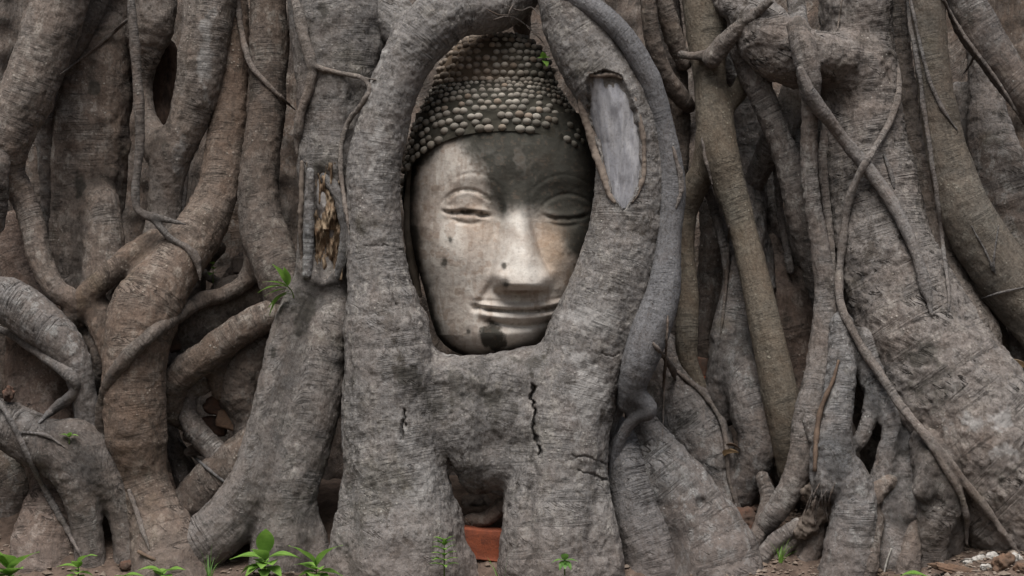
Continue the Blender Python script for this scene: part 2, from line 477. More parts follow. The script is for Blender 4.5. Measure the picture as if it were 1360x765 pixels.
M_BARK = bark_material()
M_STONE = stone_material('carved_stone')
M_SOIL = simple_stone('soil', (.085, .060, .047), (.17, .125, .10), 26., .006)
M_BRICK = simple_stone('orange_brick', (.30, .085, .042), (.20, .062, .036), 30., .004)
M_LATER = simple_stone('laterite', (.15, .082, .058), (.085, .06, .048), 24., .006)
M_GREYST = simple_stone('grey_rubble', (.19, .155, .135), (.12, .10, .09), 24., .005)
M_PALEST = simple_stone('pale_stone', (.60, .58, .55), (.36, .34, .31), 30., .003)
M_OCHRE = simple_stone('ochre_stone', (.20, .125, .085), (.13, .09, .066), 26., .005)
M_SCAR = wood_material('bare_wood', ((.31, .315, .345), (.42, .42, .44), (.225, .225, .245), (.12, .105, .10)), (70, 70, 6))
M_CALLUS = wood_material('callus', ((.25, .205, .17), (.20, .165, .14), (.13, .105, .09), (.08, .065, .055)), (60, 60, 60))
M_ROT = wood_material('rotten_wood', ((.16, .10, .06), (.34, .265, .185), (.055, .034, .022), (.035, .024, .016)), (60, 60, 26))
M_GREYWOOD = wood_material('weathered_wood', ((.36, .345, .34), (.24, .225, .22), (.13, .105, .09), (.10, .085, .07)), (95, 95, 5))
M_FIBRE = wood_material('torn_fibre', ((.20, .165, .14), (.14, .115, .096), (.06, .046, .038), (.05, .04, .03)), (80, 80, 12))
M_CAVITY = wood_material('cavity_wood', ((.075, .046, .034), (.12, .08, .06), (.02, .013, .01), (.03, .02, .015)), (50, 50, 12))
M_LEAF = leaf_material('leaf', (.17, .34, .06), (.24, .43, .085))
M_LEAF2 = leaf_material('leaf_dark', (.12, .26, .06), (.17, .33, .075))
M_STEM = leaf_material('stem', (.12, .19, .05), (.16, .2, .07))
M_DRY = leaf_material('dry_leaf', (.20, .135, .075), (.28, .20, .12))
M_TWIG = simple_stone('twig', (.19, .135, .10), (.12, .085, .065), 40., .002)

# ---------------------------------------------------------------- ground
def ground_z(x, y):
    x, y = np.asarray(x, float), np.asarray(y, float)
    z = .17 * sstep(-.16, .32, y) + .085 * np.exp(-((x - 1.32) / .26) ** 2) * sstep(-.45, -.12, y)
    p = np.stack([x.ravel(), y.ravel(), 0 * x.ravel()], 1)
    near = (np.abs(x) < 4) & (y > -3)
    z = z + near * ((.014 * fbm(p * 5, 2, 91) + .006 * fbm(p * 24, 3, 95) + .003 * noise(p * 110, 97)).reshape(x.shape))
    return z
xs = np.unique(np.concatenate([np.linspace(-60, -2, 16), np.arange(-2, 2, .008), np.linspace(2, 60, 16)]))
ys = np.unique(np.concatenate([np.linspace(-60, -1, 16), np.arange(-1, .7, .010), np.linspace(.7, 60, 14)]))
GX, GY = np.meshgrid(xs, ys)
GZ = ground_z(GX, GY)
nx_, ny_ = len(xs), len(ys)
ii = (np.arange(ny_ - 1)[:, None] * nx_ + np.arange(nx_ - 1)).ravel()
mesh = mesh_obj('ground', np.stack([GX.ravel(), GY.ravel(), GZ.ravel()], 1), np.stack([ii, ii + 1, ii + nx_ + 1, ii + nx_], 1), M_SOIL)
tag(mesh, kind='structure')

# ---------------------------------------------------------------- the fig tree
TREE = thing('fig_tree', 'old grey brown fig tree whose tangled roots grip the carved stone head', 'tree', (0, .25, 0))

# dark trunk mass far behind the roots
build_root(['-260,-700,300,150 -260,800,280,160', '-30,-700,270,110 -20,300,260,110 -10,800,250,120', '150,-700,270,110 160,300,255,100 150,800,250,120',
            '330,-700,270,110 330,300,260,110 330,800,260,120', '520,-700,270,120 520,800,250,120', '700,-700,290,120 700,800,270,120',
            '890,-700,290,120 880,300,280,110 880,800,255,120', '1060,-700,290,120 1060,300,285,115 1050,800,260,120', '1230,-700,270,120 1230,800,250,120',
            '1420,-700,250,130 1420,800,240,140', '1640,-700,280,150 1640,800,260,160'],
           k=60, vox=7, tint=.25, name='trunk', lump=1.5)
R = build_root

# ---- far left
R(['-140,-20,60,60 -150,300,50,60 -130,600,20,70 -150,790,0,90', '-60,-20,90,40 -70,300,80,40 -60,600,50,50 -70,790,30,70'], k=20, vox=4, tint=.4)
R(['85,-20,22,37 62,55,20,37 36,125,18,36 10,185,20,33 10,228,26,25 30,262,28,17 44,300,26,17 54,345,24,16 74,384,22,15 96,402,24,15 88,440,30,12'], k=14, tint=.55, lump=.7)
R(['134,-20,55,18 97,60,50,16 66,108,50,14 60,170,62,13 64,260,66,10 60,310,70,9', '6,185,14,13 -2,230,8,13 2,262,14,9 -4,300,22,10'], k=10, tint=.3)
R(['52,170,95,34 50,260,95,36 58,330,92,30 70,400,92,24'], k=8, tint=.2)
R(['154,-20,85,30 142,40,80,40 126,95,76,50 120,160,74,52 116,240,76,50 108,330,78,46 104,400,80,40',
   '134,270,58,26 138,330,54,27 132,380,52,26 118,420,56,24'], k=14, tint=.35, stain=((126, 118, 10, 12, 1.), (105, 250, 7, 22, .9)), carve=('124,112,22,6 130,122,24,4',))
vine('173,-10,7 175,20,8 180,80,8 184,150,8 185,210,7 180,255,7 184,280,6 204,292,6 226,316,6 248,330,6 262,346,6 266,372,4', extra=('186,280,5 215,290,5 246,298,4',), tint=.5, mx=24)
vine('170,26,4 140,52,3 110,76,2.6 78,100,2.4', tint=.45)
R(['206,-20,64,30 200,35,62,31 192,82,66,18 190,120,70,13 196,160,64,15 212,195,56,24', '282,-20,50,34 270,60,48,33 263,115,48,30 247,165,50,27 230,205,52,26 222,245,56,24 218,295,60,24 208,335,60,24'],
  k=12, tint=.5, wr=1.2, rgb=(1.12, 1.07, 1.02), stain=((216, 190, 20, 26, .55), (275, 60, 16, 60, -.7), (236, 200, 12, 30, -.6)))
R(['216,70,92,20 217,110,96,22 214,160,90,20'], k=8, tint=0, mat=M_CAVITY, name='cavity', label='dark brown rotted hollow between two roots')
R(['314,-20,62,15 313,60,60,19 307,130,58,24 298,200,54,26 288,258,48,28 262,312,38,33 226,360,26,38 196,405,14,46 182,455,6,44 178,520,2,42 182,580,2,40 192,630,8,31 206,680,2,36 222,725,-10,48 232,775,-18,58',
   '206,318,34,15 176,338,28,16 146,364,24,16 116,392,24,16 102,412,28,15', '118,400,34,20 140,430,26,24 165,470,16,30'], k=13, tint=.25, wr=1., lump=.7, rgb=(1.10, 1.0, .91))
vine('425,-30,3 422,0,3', tint=.4)
R(['356,-20,58,24 357,60,54,26 354,140,50,26 348,205,46,26 344,262,42,27 352,312,38,32 366,352,32,32 380,392,30,30 384,430,34,28', '346,318,40,16 330,368,40,13 300,390,38,11 264,400,34,11 236,418,16,11 216,433,-14,10 196,448,-42,9.5 172,471,-44,9.5 151,499,-33,9.5 139,529,-10,9 135,560,4,8.5 137,592,14,7'],
  k=13, tint=.45)
R(['402,415,30,24 372,416,26,22 338,428,22,21 305,448,20,21 276,472,20,21 248,490,22,21 230,514,26,20 226,545,34,17', '290,462,26,17 288,490,30,15 292,520,36,12'], k=13, tint=.38, lump=.7)
R(['350,392,56,24 318,402,58,26 284,420,56,27 256,440,56,24 244,478,60,17', '300,390,60,22 340,380,64,22'], k=12, tint=.3, carve=('337,402,32,8 338,412,40,9',))
R(['356,462,44,34 330,490,40,33 322,520,42,34 344,556,46,34 352,600,40,40'], k=10, tint=.3, wr=1.2)
R(['270,510,40,13 250,522,38,14 248,546,36,14 262,574,34,15 284,598,32,16 306,628,26,18'], k=8, tint=.35)
R(['222,560,70,12 236,610,62,12 250,650,56,14', '232,590,74,10 250,620,66,10'], k=8, tint=.3)
R(['352,592,30,36 316,618,30,34 282,644,32,33 254,668,32,28 236,690,34,22', '300,640,44,28 310,680,40,24 330,720,40,30'], k=14, tint=.3)
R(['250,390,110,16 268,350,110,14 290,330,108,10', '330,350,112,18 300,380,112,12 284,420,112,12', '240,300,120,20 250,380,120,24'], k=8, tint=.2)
# ---- lower left
R(['20,300,62,20 24,345,56,27 40,395,52,30 62,440,52,34', '60,440,70,50 62,510,64,56 70,570,56,54 80,640,34,36 66,700,16,42 56,785,2,52'], k=16, tint=.2, wr=1.1, rgb=(1.12, 1.0, .94))
R(['-20,398,22,28 12,400,20,31 44,422,16,31 76,448,12,28 99,480,10,22 112,525,12,17 118,570,16,18 132,604,20,20'], k=12, tint=.4, lump=.8)
R(['-20,556,6,28 14,566,2,32 52,588,-4,35 88,612,-8,34 106,656,-12,25 116,706,-14,20 124,800,-18,22', '96,590,4,36 134,622,8,34 158,664,8,24 170,716,4,19 172,800,0,22'], k=13, tint=.35)
R(['-10,600,60,30 18,640,56,28 14,700,54,27 0,770,50,30'], k=8, tint=.1)
vine('-8,434,7 22,448,8 52,468,9 78,486,10 95,500,10 102,514,10', extra=('102,510,9 94,526,8 72,543,7 50,563,5',), tint=.45, off=.5)
vine('-4,526,4.5 10,552,4.5 26,582,4.5 50,632,5 80,686,5 108,740,5', extra=('26,574,3 60,578,3.2 86,594,3',), tint=.45, off=.6)
R(['98,446,44,9 116,447,36,10 130,466,30,10 135,492,32,10 130,520,44,10'], k=6, tint=.4, vox=1.8)
vine('172,652,5 185,690,4.5 198,730,4', off=.4, tint=.4)
vine('236,582,2.4 262,610,2.4 290,634,2.6 326,660,2.4', off=.5, tint=.7)

# ---- centre left trunk with the rotten hollow
R([('448,-20,36,64 450,60,34,60 446,130,30,52 440,190,27,46 436,245,26,40 436,300,26,38 432,360,24,40', .9), '482,-20,60,34 488,60,66,26',
   '476,120,30,16 464,160,28,18 458,205,30,18',
   '404,395,22,28 388,450,16,31 374,515,10,34 362,580,6,36 344,640,2,38 310,688,-4,36 270,722,-10,36 220,756,-14,38',
   '440,395,24,28 430,450,14,35 414,520,6,40 398,590,0,42 382,650,-4,40 374,710,-10,38 370,785,-14,44', '402,690,-6,22 418,720,-14,18 428,775,-16,20'],
  k=12, tint=.72, vox=2.2, label='grey root with a long rotten hollow in its side',
  stain=((428, 20, 14, 16, 1), (432, 225, 26, 18, .8), (398, 420, 16, 26, .8), (410, 395, 40, 22, .5), (362, 470, 6, 16, .9)),
  carve=('409,226,3,4 408,250,3,9 408,300,3,11 408,345,5,9 410,366,6,4', '424,226,4,5 428,248,4,14 436,300,4,22 433,340,6,17 430,366,8,7'))
wood = MB()
gx_, gy_ = np.meshgrid(np.linspace(407, 455, 60), np.linspace(216, 372, 140))
dz_ = 15 + 8 * fbm(np.stack([gx_.ravel() / 5, gy_.ravel() / 22, 0 * gx_.ravel()], 1), 3, 5).reshape(gx_.shape) - 10 * sstep(0, 1, 1 - np.abs(gx_ - 438) / 14) * (gy_ < 305)
V_ = P(gx_.ravel(), gy_.ravel(), dz_.ravel()); Vb = P(gx_.ravel(), gy_.ravel(), dz_.ravel() * 0 + 60)
def slab(V_, Vb, ny, nx):
    i = (np.arange(ny - 1)[:, None] * nx + np.arange(nx - 1)).ravel(); n = ny * nx
    F = [np.stack([i, i + nx, i + nx + 1, i + 1], 1), np.stack([i, i + 1, i + nx + 1, i + nx], 1) + n]
    edge = np.concatenate([np.arange(nx), np.arange(1, ny) * nx + nx - 1, (ny - 1) * nx + np.arange(nx - 2, -1, -1), np.arange(ny - 2, 0, -1) * nx])
    e2 = np.roll(edge, -1); F.append(np.stack([edge, e2, e2 + n, edge + n], 1))
    return np.vstack([V_, Vb]), np.vstack(F)
Vs, Fs = slab(V_, Vb, *gx_.shape)
HOLLOW = [o for o in TREE.children if o.get('label', '').startswith('grey root with')][0]
mesh_obj('rotten_wood', Vs, Fs, M_ROT, HOLLOW, label='crumbling orange brown rotten wood')
R(['412,228,6,5 411,260,4,6 410,310,4,7 408,364,6,6'], k=4, vox=1.4, tint=.8, wr=.4, name='callus_root', parent=HOLLOW)
R(['432,236,12,8 446,254,6,8 456,282,2,8 460,312,2,8 456,342,6,8 449,366,12,7'], k=4, vox=1.4, tint=.85, wr=.4, name='callus_root', parent=HOLLOW)
R(['424,238,14,5 426,270,14,6 425,300,18,3', '434,244,14,7 438,272,15,7 438,296,20,3', '444,262,13,7 447,286,13,6 449,312,16,4', '430,262,12,7 431,290,13,5 430,312,17,3', '440,300,14,5 441,318,15,4 440,336,18,2.5'], k=5, vox=1.4, tint=.9, mat=M_GREYWOOD, name='bleached_wood', parent=HOLLOW, label='splintered pale weathered wood')
R(['401,216,12,2.5 400,260,8,3.5 399,310,10,3 402,352,14,2.5'], k=3, vox=1.4, tint=.3, mat=M_FIBRE, name='torn_bark', parent=HOLLOW)

# ---- the frame of roots round the head
def scar_profile(py):
    c = ip(py, [(90, 803), (110, 804), (150, 813), (190, 823), (230, 829), (275, 829)])
    hw = ip(py, [(92, 0), (99, 22), (112, 30), (150, 34), (190, 31), (230, 25), (258, 17), (274, 5), (280, 0)])
    return c, hw
def frame_post(V, N, px, py):
    c, hw = scar_profile(py)
    e = np.where(hw > 1, (px - c) / np.maximum(hw, 1), 9)
    band = (py > 88) & (py < 284) & (N[:, 1] < .2)
    wob = .08 * fbm(V * 40, 2, 71)
    edge = np.abs(np.abs(e) - 1 + wob)
    dlip = np.exp(-(edge / .16) ** 2) * 3.5 * band
    inside = (1 - sstep(.8, 1.0, np.abs(e) + wob)) * band
    V = V.copy(); V[:, 1] += (-dlip + inside * 9) * U
    # long crack below the chin and smaller slits
    jx = px + 2.2 * noise(np.stack([px / 5, py / 5, 0 * px], 1), 101); jy = py + 2.2 * noise(np.stack([px / 5, py / 5, 0 * px + 9], 1), 103)
    for pts, dp, wd in (([(709, 512), (706, 530), (711, 548), (708, 570), (713, 586), (717, 602)], 16, 1.9), ([(536, 545), (537, 560), (533, 584)], 12, 1.7),
                        ([(768, 626), (788, 631), (804, 639)], 6, 1.4), ([(760, 606), (785, 609), (806, 617)], 5, 1.3),
                        ([(486, 326), (512, 326), (540, 332)], 4, 1.3), ([(515, 368), (518, 385), (526, 405)], 8, 1.8), ([(800, 470), (815, 474), (822, 470)], 5, 1.2),
                        ([(706, 610), (708, 690), (700, 770)], 10, 6), ([(800, 610), (786, 690), (792, 770)], 8, 6), ([(474, 610), (466, 690), (470, 770)], 9, 6)):
        q = np.array(pts, float); best = np.full(len(px), 99.)
        for a, b in zip(q[:-1], q[1:]):
            ab = b - a; t = np.clip(((jx - a[0]) * ab[0] + (jy - a[1]) * ab[1]) / (ab @ ab), 0, 1)
            best = np.minimum(best, np.hypot(jx - a[0] - t * ab[0], jy - a[1] - t * ab[1]))
        if wd > 3:
            best = np.full(len(px), 99.); sx_ = px + 7 * noise(np.stack([py / 30, px / 60, 0 * px], 1), 107)
            best = np.abs(sx_ - np.interp(py, q[:, 1], q[:, 0])) + 99 * (py < q[0, 1] - 30) + 12 * (1 - sstep(q[0, 1] - 30, q[0, 1] + 50, py)); wd *= 1.5
        elif dp < 10: dp = dp * .6
        V[:, 1] += (N[:, 1] < .2) * dp * np.exp(-(best / wd) ** 2) * U
    return V
FRAME = R(['700,-30,40,30 660,8,26,34 622,10,14,36 588,22,6,38 552,62,2,36 527,108,0,34 510,160,0,34 498,215,0,35 495,270,-2,35 498,330,-4,38 504,385,-8,43 514,440,-12,56 518,510,-14,62 520,590,-16,66 528,660,-22,72 534,720,-30,80 538,800,-36,92',
           '498,-20,40,30 520,20,34,30 548,50,20,28',
           '752,-30,10,40 764,28,4,45 792,84,-2,49 822,135,-6,49 838,190,-6,48 839,245,-8,47 834,300,-10,49 822,350,-10,52 806,400,-10,56 786,450,-12,59 764,510,-14,60 748,580,-18,62 742,650,-26,66 742,720,-34,76 746,800,-38,88',
           '550,503,-6,36 610,510,-6,38 660,510,-6,40 710,502,-8,42', '556,545,-4,42 615,552,-2,46 670,555,-4,50 720,560,-6,50', '612,578,-4,42 640,604,-4,42 678,602,-6,40', '630,630,6,25 656,630,4,22',
           '696,600,-2,24 696,660,-8,26 694,720,-14,28 690,800,-18,34', '580,660,-2,22 596,690,-8,22 604,740,-20,23 618,800,-26,28',
           '480,650,-20,24 468,710,-30,28 462,790,-36,34', '520,690,-60,18 512,740,-72,22 508,790,-78,26', '560,690,-50,20 570,750,-66,24 576,800,-70,26',
           '780,640,-40,22 792,700,-50,26 804,790,-58,30', '720,690,-70,18 716,740,-82,22 712,800,-88,26',
           '768,462,-14,20 734,486,-20,16 700,494,-16,14'],
          k=15, vox=1.5, tint=.92, rgb=(1.1, 1.09, 1.08), lump=.62, wr=.7, rough=1.2, sfrom=[0, 2], label='pale grey root wrapped as a frame round the stone head', post=frame_post,
          carve=('586,572,-64,2 594,600,-50,4 604,636,-40,7 612,668,-36,10', '588,576,-36,3 597,608,-28,5 608,652,-20,10', '590,584,-10,3 600,616,-8,6 612,662,-4,12', '592,594,9,5 604,634,9,9 612,668,9,14'),
          stain=((600, 520, 60, 36, .7), (660, 545, 46, 30, .6), (545, 500, 16, 20, .7), (470, 500, 14, 30, .5), (690, 480, 34, 12, .7), (560, 385, 10, 30, .6), (760, 300, 10, 30, .4),
                 (782, 515, 30, 60, -1.), (785, 430, 36, 30, -.8), (700, 300, 5, 5, 0), (500, 130, 26, 60, -.5), (560, 640, 20, 30, -.5), (540, 580, 16, 30, -.55), (500, 250, 18, 60, -.4), (600, 470, 14, 20, -.5), (830, 270, 22, 14, -.5)))
# bare wood of the scar and its callused rim
gy_ = np.linspace(94, 277, 150); tt = np.linspace(-1, 1, 40)
c_, hw_ = scar_profile(gy_)
gx2 = c_[:, None] + hw_[:, None] * tt[None, :] * 1.02; gy2 = np.repeat(gy_[:, None], 40, 1)
ax_c = ip(gy_, [(84, 794), (135, 822), (190, 838), (245, 839), (300, 834)]); ax_d = ip(gy_, [(84, -2), (135, -6), (245, -8), (300, -10)])
rr_ = 48.
dsurf = ax_d[:, None] - np.sqrt(np.maximum(rr_ ** 2 - (gx2 - ax_c[:, None]) ** 2, 150)) + 6
pn = np.stack([gx2.ravel() / 7, gy2.ravel() / 45, 0 * gx2.ravel()], 1)
dsurf = dsurf + 2.2 * fbm(pn, 3, 12).reshape(gx2.shape) + 1.5 * np.abs(tt)[None, :] ** 6
Vs, Fs = slab(P(gx2.ravel(), gy2.ravel(), dsurf.ravel()), P(gx2.ravel(), gy2.ravel(), dsurf.ravel() + 14), 150, 40)
mesh_obj('scar', Vs, Fs, M_SCAR, FRAME, label='smooth bare grey wood inside a long oval scar')
rim = []
for sgn in (-1, 1):
    y = np.linspace(97, 268, 30); c, hw = scar_profile(y); x = c + sgn * (hw + (3.5 if sgn < 0 else 1.5))
    ax, ad = ip(y, [(84, 794), (135, 822), (190, 838), (245, 839), (300, 834)]), ip(y, [(84, -2), (135, -6), (245, -8), (300, -10)])
    d = ad - np.sqrt(np.maximum(48. ** 2 - (x - ax) ** 2, 120)) - (0 if sgn < 0 else 2.)
    r = (6.5 if sgn < 0 else 3.8) * np.sin(np.pi * np.clip((y - 90) / 184, .08, .95)) ** .5 * (1 + .10 * np.sin(y * .11 + sgn))
    rim.append([list(q) for q in zip(x, y, d, r)])
rim.append([[784, 99, -46, 2.6], [796, 101, -50, 2.6], [812, 99, -50, 2.6], [826, 104, -51, 2.4]])
R(rim, k=4, vox=1.3, tint=.3, mat=M_CALLUS, name='callus', parent=FRAME, wr=2, label='tan callused bark rolled round the scar', rough=1.)

# ---- right of the head
R(['736,-30,-22,14 764,-4,-30,14 796,16,-40,14 826,44,-44,14 850,80,-42,15 868,120,-36,15 880,165,-30,15 889,215,-26,17 892,255,-26,19 888,305,-30,18 885,350,-38,19 879,395,-46,23 864,438,-52,26 849,480,-52,24 839,512,-44,18 832,536,-32,13',
   '836,510,-42,14 850,528,-42,13 861,541,-40,12 860,549,-38,10', '858,545,-38,10 842,556,-32,9 828,576,-22,8 817,608,-10,7 811,650,2,5', '832,530,-22,9 820,545,-10,9 810,575,0,8'], k=8, tint=1., wr=.35, lump=.5, rough=.4, crust=.2, rgb=(.86, .89, .95), label='smooth slate grey root running down beside the frame')
R(['822,570,14,18 832,600,6,26 838,640,-2,30 850,690,-10,33 864,735,-18,35 872,800,-22,40'], k=8, tint=.8, wr=1.3, crust=.5, rgb=(.98, .99, 1.02))
R(['846,548,18,18 868,600,12,34 894,640,6,42 924,688,-2,48 950,735,-14,56 966,800,-24,66', '900,700,10,30 910,760,-6,40'], k=13, tint=.42, carve=('930,662,-50,8 933,668,-44,9',))
R(['880,470,70,28 890,510,66,36 908,555,62,44 934,600,56,42 952,650,50,32 958,700,46,30', '860,500,72,24 868,560,66,30'], k=14, tint=.3, stain=((908, 560, 26, 30, -.25),))
R(['908,440,20,7', ] if False else ['985,-30,100,40 984,200,110,40 988,330,78,28 984,400,68,28 972,455,62,30 966,500,62,30 962,540,66,26', '984,480,56,30 1000,536,46,30 1008,582,42,28 1000,622,44,24 984,655,50,22', '1000,330,90,26 1010,380,84,20'], k=12, tint=.3)
R(['936,-30,60,32 938,40,56,27 943,105,52,22 950,165,46,25 956,205,44,26 974,262,42,20 993,330,38,19 1008,395,34,20 1020,450,30,22 1033,512,28,24 1046,572,30,25 1054,625,36,22',
   '946,190,48,22 934,225,52,18 922,250,58,17 913,285,64,13 911,335,66,11 915,385,64,13 912,440,60,15 914,480,60,14 926,514,62,13',
   '956,150,48,12 970,136,52,11 984,118,54,12 994,92,56,12'], k=11, tint=.36, lump=.55, rough=.5, wr=.5, crust=.35, rgb=(.98, .95, .82), label='olive brown root crossing in front of the right tangle')
R(['1022,2,8,5 1004,18,14,7 988,32,20,9 968,50,26,12 946,76,34,14', '905,72,40,5 925,74,40,6 945,72,44,9'], k=8, tint=.5, vox=1.8)
R(['948,270,105,20 950,330,104,20 940,390,100,19 930,440,98,17 932,470,96,14', '972,330,92,10 966,380,92,9 958,430,88,9'], k=8, tint=.3)
R(['858,-30,30,10 866,50,34,11 884,100,44,11 904,128,54,12 916,142,62,8', '900,100,70,14 904,180,74,13 900,250,74,11 904,320,76,10', '874,-30,50,12 892,40,54,13 908,84,60,10'], k=6, tint=.4)
R(['880,-30,95,20 890,100,100,22 886,260,100,20 892,400,95,18 896,480,90,18'], k=6, tint=.2)
vine('894,196,3.5 902,226,4 905,250,4 898,276,3.5', off=.4, tint=.5)
vine('932,184,3 938,215,3.2 946,245,3', off=.4, tint=.5)
R(['1058,36,8,14 1068,66,-4,17 1075,105,-4,15 1076,150,10,11 1074,215,18,11 1080,275,20,11 1090,335,22,13 1098,392,22,16 1098,440,20,21 1088,500,14,21 1074,555,8,21 1066,605,4,19 1052,645,4,18 1030,680,8,16 1012,702,14,13 1004,722,20,9', '1052,-30,40,10 1058,10,34,12 1062,40,24,14', '1066,108,62,24 1050,146,60,22 1032,180,64,20 1012,220,80,16 990,270,100,14'],
  k=14, tint=.5, lump=.7)
R(['980,52,44,17 996,92,40,18 1020,146,38,17 1042,205,38,17 1055,250,38,17 1066,300,40,18 1080,350,46,16 1092,400,54,14', '1058,150,66,8 1062,200,54,8 1056,240,44,9'], k=8, tint=.38)
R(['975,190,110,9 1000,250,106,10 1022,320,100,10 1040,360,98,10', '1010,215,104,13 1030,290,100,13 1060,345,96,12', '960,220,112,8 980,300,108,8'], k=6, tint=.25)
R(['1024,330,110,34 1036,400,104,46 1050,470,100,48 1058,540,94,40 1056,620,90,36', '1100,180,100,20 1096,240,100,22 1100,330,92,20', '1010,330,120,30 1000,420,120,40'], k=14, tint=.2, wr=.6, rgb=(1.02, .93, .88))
# ---- the big right trunk
R(['1138,-30,52,46 1138,50,58,48 1140,115,54,54 1148,200,50,58 1160,270,46,64 1172,335,40,68 1192,395,34,74 1222,460,26,84 1262,528,18,96 1312,598,10,104 1368,660,2,110 1430,730,0,120',
   '960,-30,50,30 990,8,36,32 1020,42,26,34 1050,62,22,33 1082,74,24,32 1112,80,34,36 1140,100,50,40', '1014,56,28,32 1030,80,28,26 1054,102,34,13', '1180,330,30,44 1230,430,24,56 1290,520,10,60', '1150,440,50,46 1176,520,48,48 1196,600,44,50 1216,680,38,54 1222,780,30,60', '1290,650,34,64 1310,720,40,60'],
  k=22, vox=2.2, tint=.7, rgb=(1.1, 1.06, 1.03), lump=.8, wr=1.9, rough=1.7, sfrom=[0], label='massive grey root sweeping down to the right', carve=('1174,205,8,5 1180,228,8,8 1186,246,9,5',),
  stain=((1250, 500, 60, 46, .55), (1200, 460, 40, 30, .4), (1300, 560, 40, 24, -.9), (1262, 470, 16, 12, -.8), (1330, 600, 24, 20, -.7), (1290, 640, 60, 40, .5), (1180, 330, 30, 20, -.3)))
vine('1064,92,9 1080,132,11 1100,158,11 1126,192,10.5 1150,222,10.5 1180,264,10.5 1204,304,10 1220,345,9.5 1230,385,8.5 1238,418,6', off=.5, tint=.5)
vine('1174,206,3 1182,226,4.5 1187,250,4', off=.3, tint=.6)
R(['1118,430,10,16 1116,500,-12,21 1110,560,-24,22 1106,600,-30,28 1102,640,-34,26', '1106,600,-34,24 1132,650,-38,28 1132,700,-42,32 1122,790,-46,42', '1140,455,10,22 1158,500,0,20 1176,542,-14,15 1184,575,-20,14 1178,605,-20,14 1174,640,-16,20 1182,690,-14,32 1190,740,-22,42 1196,800,-26,48',
   '1158,530,-10,10 1153,560,-14,10 1142,585,-16,10 1126,592,-16,12', '1210,560,0,26 1206,620,-12,28 1204,680,-18,32'],
  k=6, vox=2., tint=.55, wr=1.3, rough=1.5)
R(['1232,590,-44,26 1246,630,-56,32 1250,668,-58,32 1242,705,-54,24 1238,740,-44,23 1236,790,-44,26', '1258,670,-44,26 1264,700,-44,20 1262,735,-36,17', '1236,610,-70,16 1226,650,-72,14', '1256,612,-70,17 1266,650,-72,14'], k=8, vox=1.9, tint=.62, wr=1.4, rough=1.3,
  carve=('1244,612,-90,4 1247,645,-90,5 1244,668,-86,9 1241,678,-84,7',), label='knobbly grey root foot with a hollow slit')
# torn fibrous end
burl = R(['1100,640,-10,14 1092,668,-18,20 1078,692,-18,15 1060,706,-12,10', '1070,654,-8,8 1086,640,-12,8 1104,622,-16,10'], k=6, vox=1.6, tint=.3, mat=M_FIBRE, rough=3.4, lump=2.2, label='torn fibrous brown end of a broken root')
R(['1086,690,-8,13 1082,722,-4,14 1066,752,-4,14 1050,780,-4,16', '1056,712,-2,12 1040,730,-4,11 1022,752,-6,10', '1130,690,4,22 1116,730,6,22 1106,780,6,24'], k=7, tint=.35, vox=1.9)
R(['1013,636,30,10 1021,662,22,11 1014,690,16,11 1004,715,10,10 998,740,8,9'], k=5, tint=.4, vox=1.7)
for i in range(16):
    x = 1076 + random.uniform(0, 34); y = 640 + random.uniform(0, 30); L = random.uniform(16, 40); a = random.uniform(-.5, .35)
    if i < 10: vine('%.1f,%.1f,1.4 %.1f,%.1f,1.6 %.1f,%.1f,.9' % (x, y, x + a * L * .5 + random.uniform(-3, 3), y + L * .5, x + a * L, y + L), vox=.9, off=1.2, tint=.3, name='root_fibre', parent=burl)
R(['1030,200,80,5 1036,280,84,5 1050,360,80,5', '870,140,40,5 878,220,44,5 874,320,50,4', '940,250,70,6 962,330,64,6 968,400,70,5'], k=4, tint=.35, vox=1.8, name='aerial_root')
R(['246,296,70,6 258,350,70,6 300,382,76,5', '236,140,50,5 246,230,54,4 240,300,60,4'], k=4, tint=.3, vox=1.8, name='aerial_root')
R(['1098,140,40,6 1093,220,36,6 1104,330,24,5 1108,420,14,4'], k=4, tint=.45, vox=1.8, name='aerial_root')
R(['1160,690,-40,14 1150,735,-56,18 1140,790,-62,24', '1216,700,-40,14 1206,745,-54,18 1200,790,-58,22', '1180,640,-30,12 1160,660,-38,12 1150,690,-36,12'], k=8, tint=.5, vox=2, rough=1.5)
R(['1075,560,-10,10 1090,600,-20,12 1100,640,-24,14', '1060,700,-8,12 1034,716,-8,11 1012,742,-10,12 996,775,-16,14'], k=8, tint=.4, vox=2, rough=1.3)
# ---- far right
R(['1186,-30,74,18 1191,60,72,18 1200,130,70,19 1210,200,66,21 1224,270,60,25 1240,330,50,30 1258,390,42,36 1284,450,34,42 1300,500,34,40 1312,560,36,34'], k=8, tint=.42, wr=1.2, rough=1.4)
R(['1232,-30,36,23 1235,50,34,23 1241,110,32,23 1251,170,30,25 1264,225,28,29 1282,280,26,34 1306,325,26,37 1336,368,26,38 1376,410,24,42 1420,450,20,44', '1310,380,34,18 1338,408,28,16 1362,440,22,15 1390,480,14,16', '1290,360,54,18 1312,420,52,18 1328,470,50,16'],
  k=9, tint=.48, lump=.5, wr=.4, rough=.6, crust=.45, rgb=(.84, .82, .74), label='smooth olive grey root leaning right')
R(['1272,-30,40,26 1294,28,38,28 1320,70,36,25 1346,106,34,24 1376,142,32,25 1420,190,30,28'], k=8, tint=.4, lump=.7)
R(['1306,60,105,22 1310,120,98,22 1316,180,90,30 1334,240,82,42 1352,300,78,46 1380,380,70,50', '1274,130,115,22 1282,200,110,18 1300,240,100,24'], k=16, tint=.3)
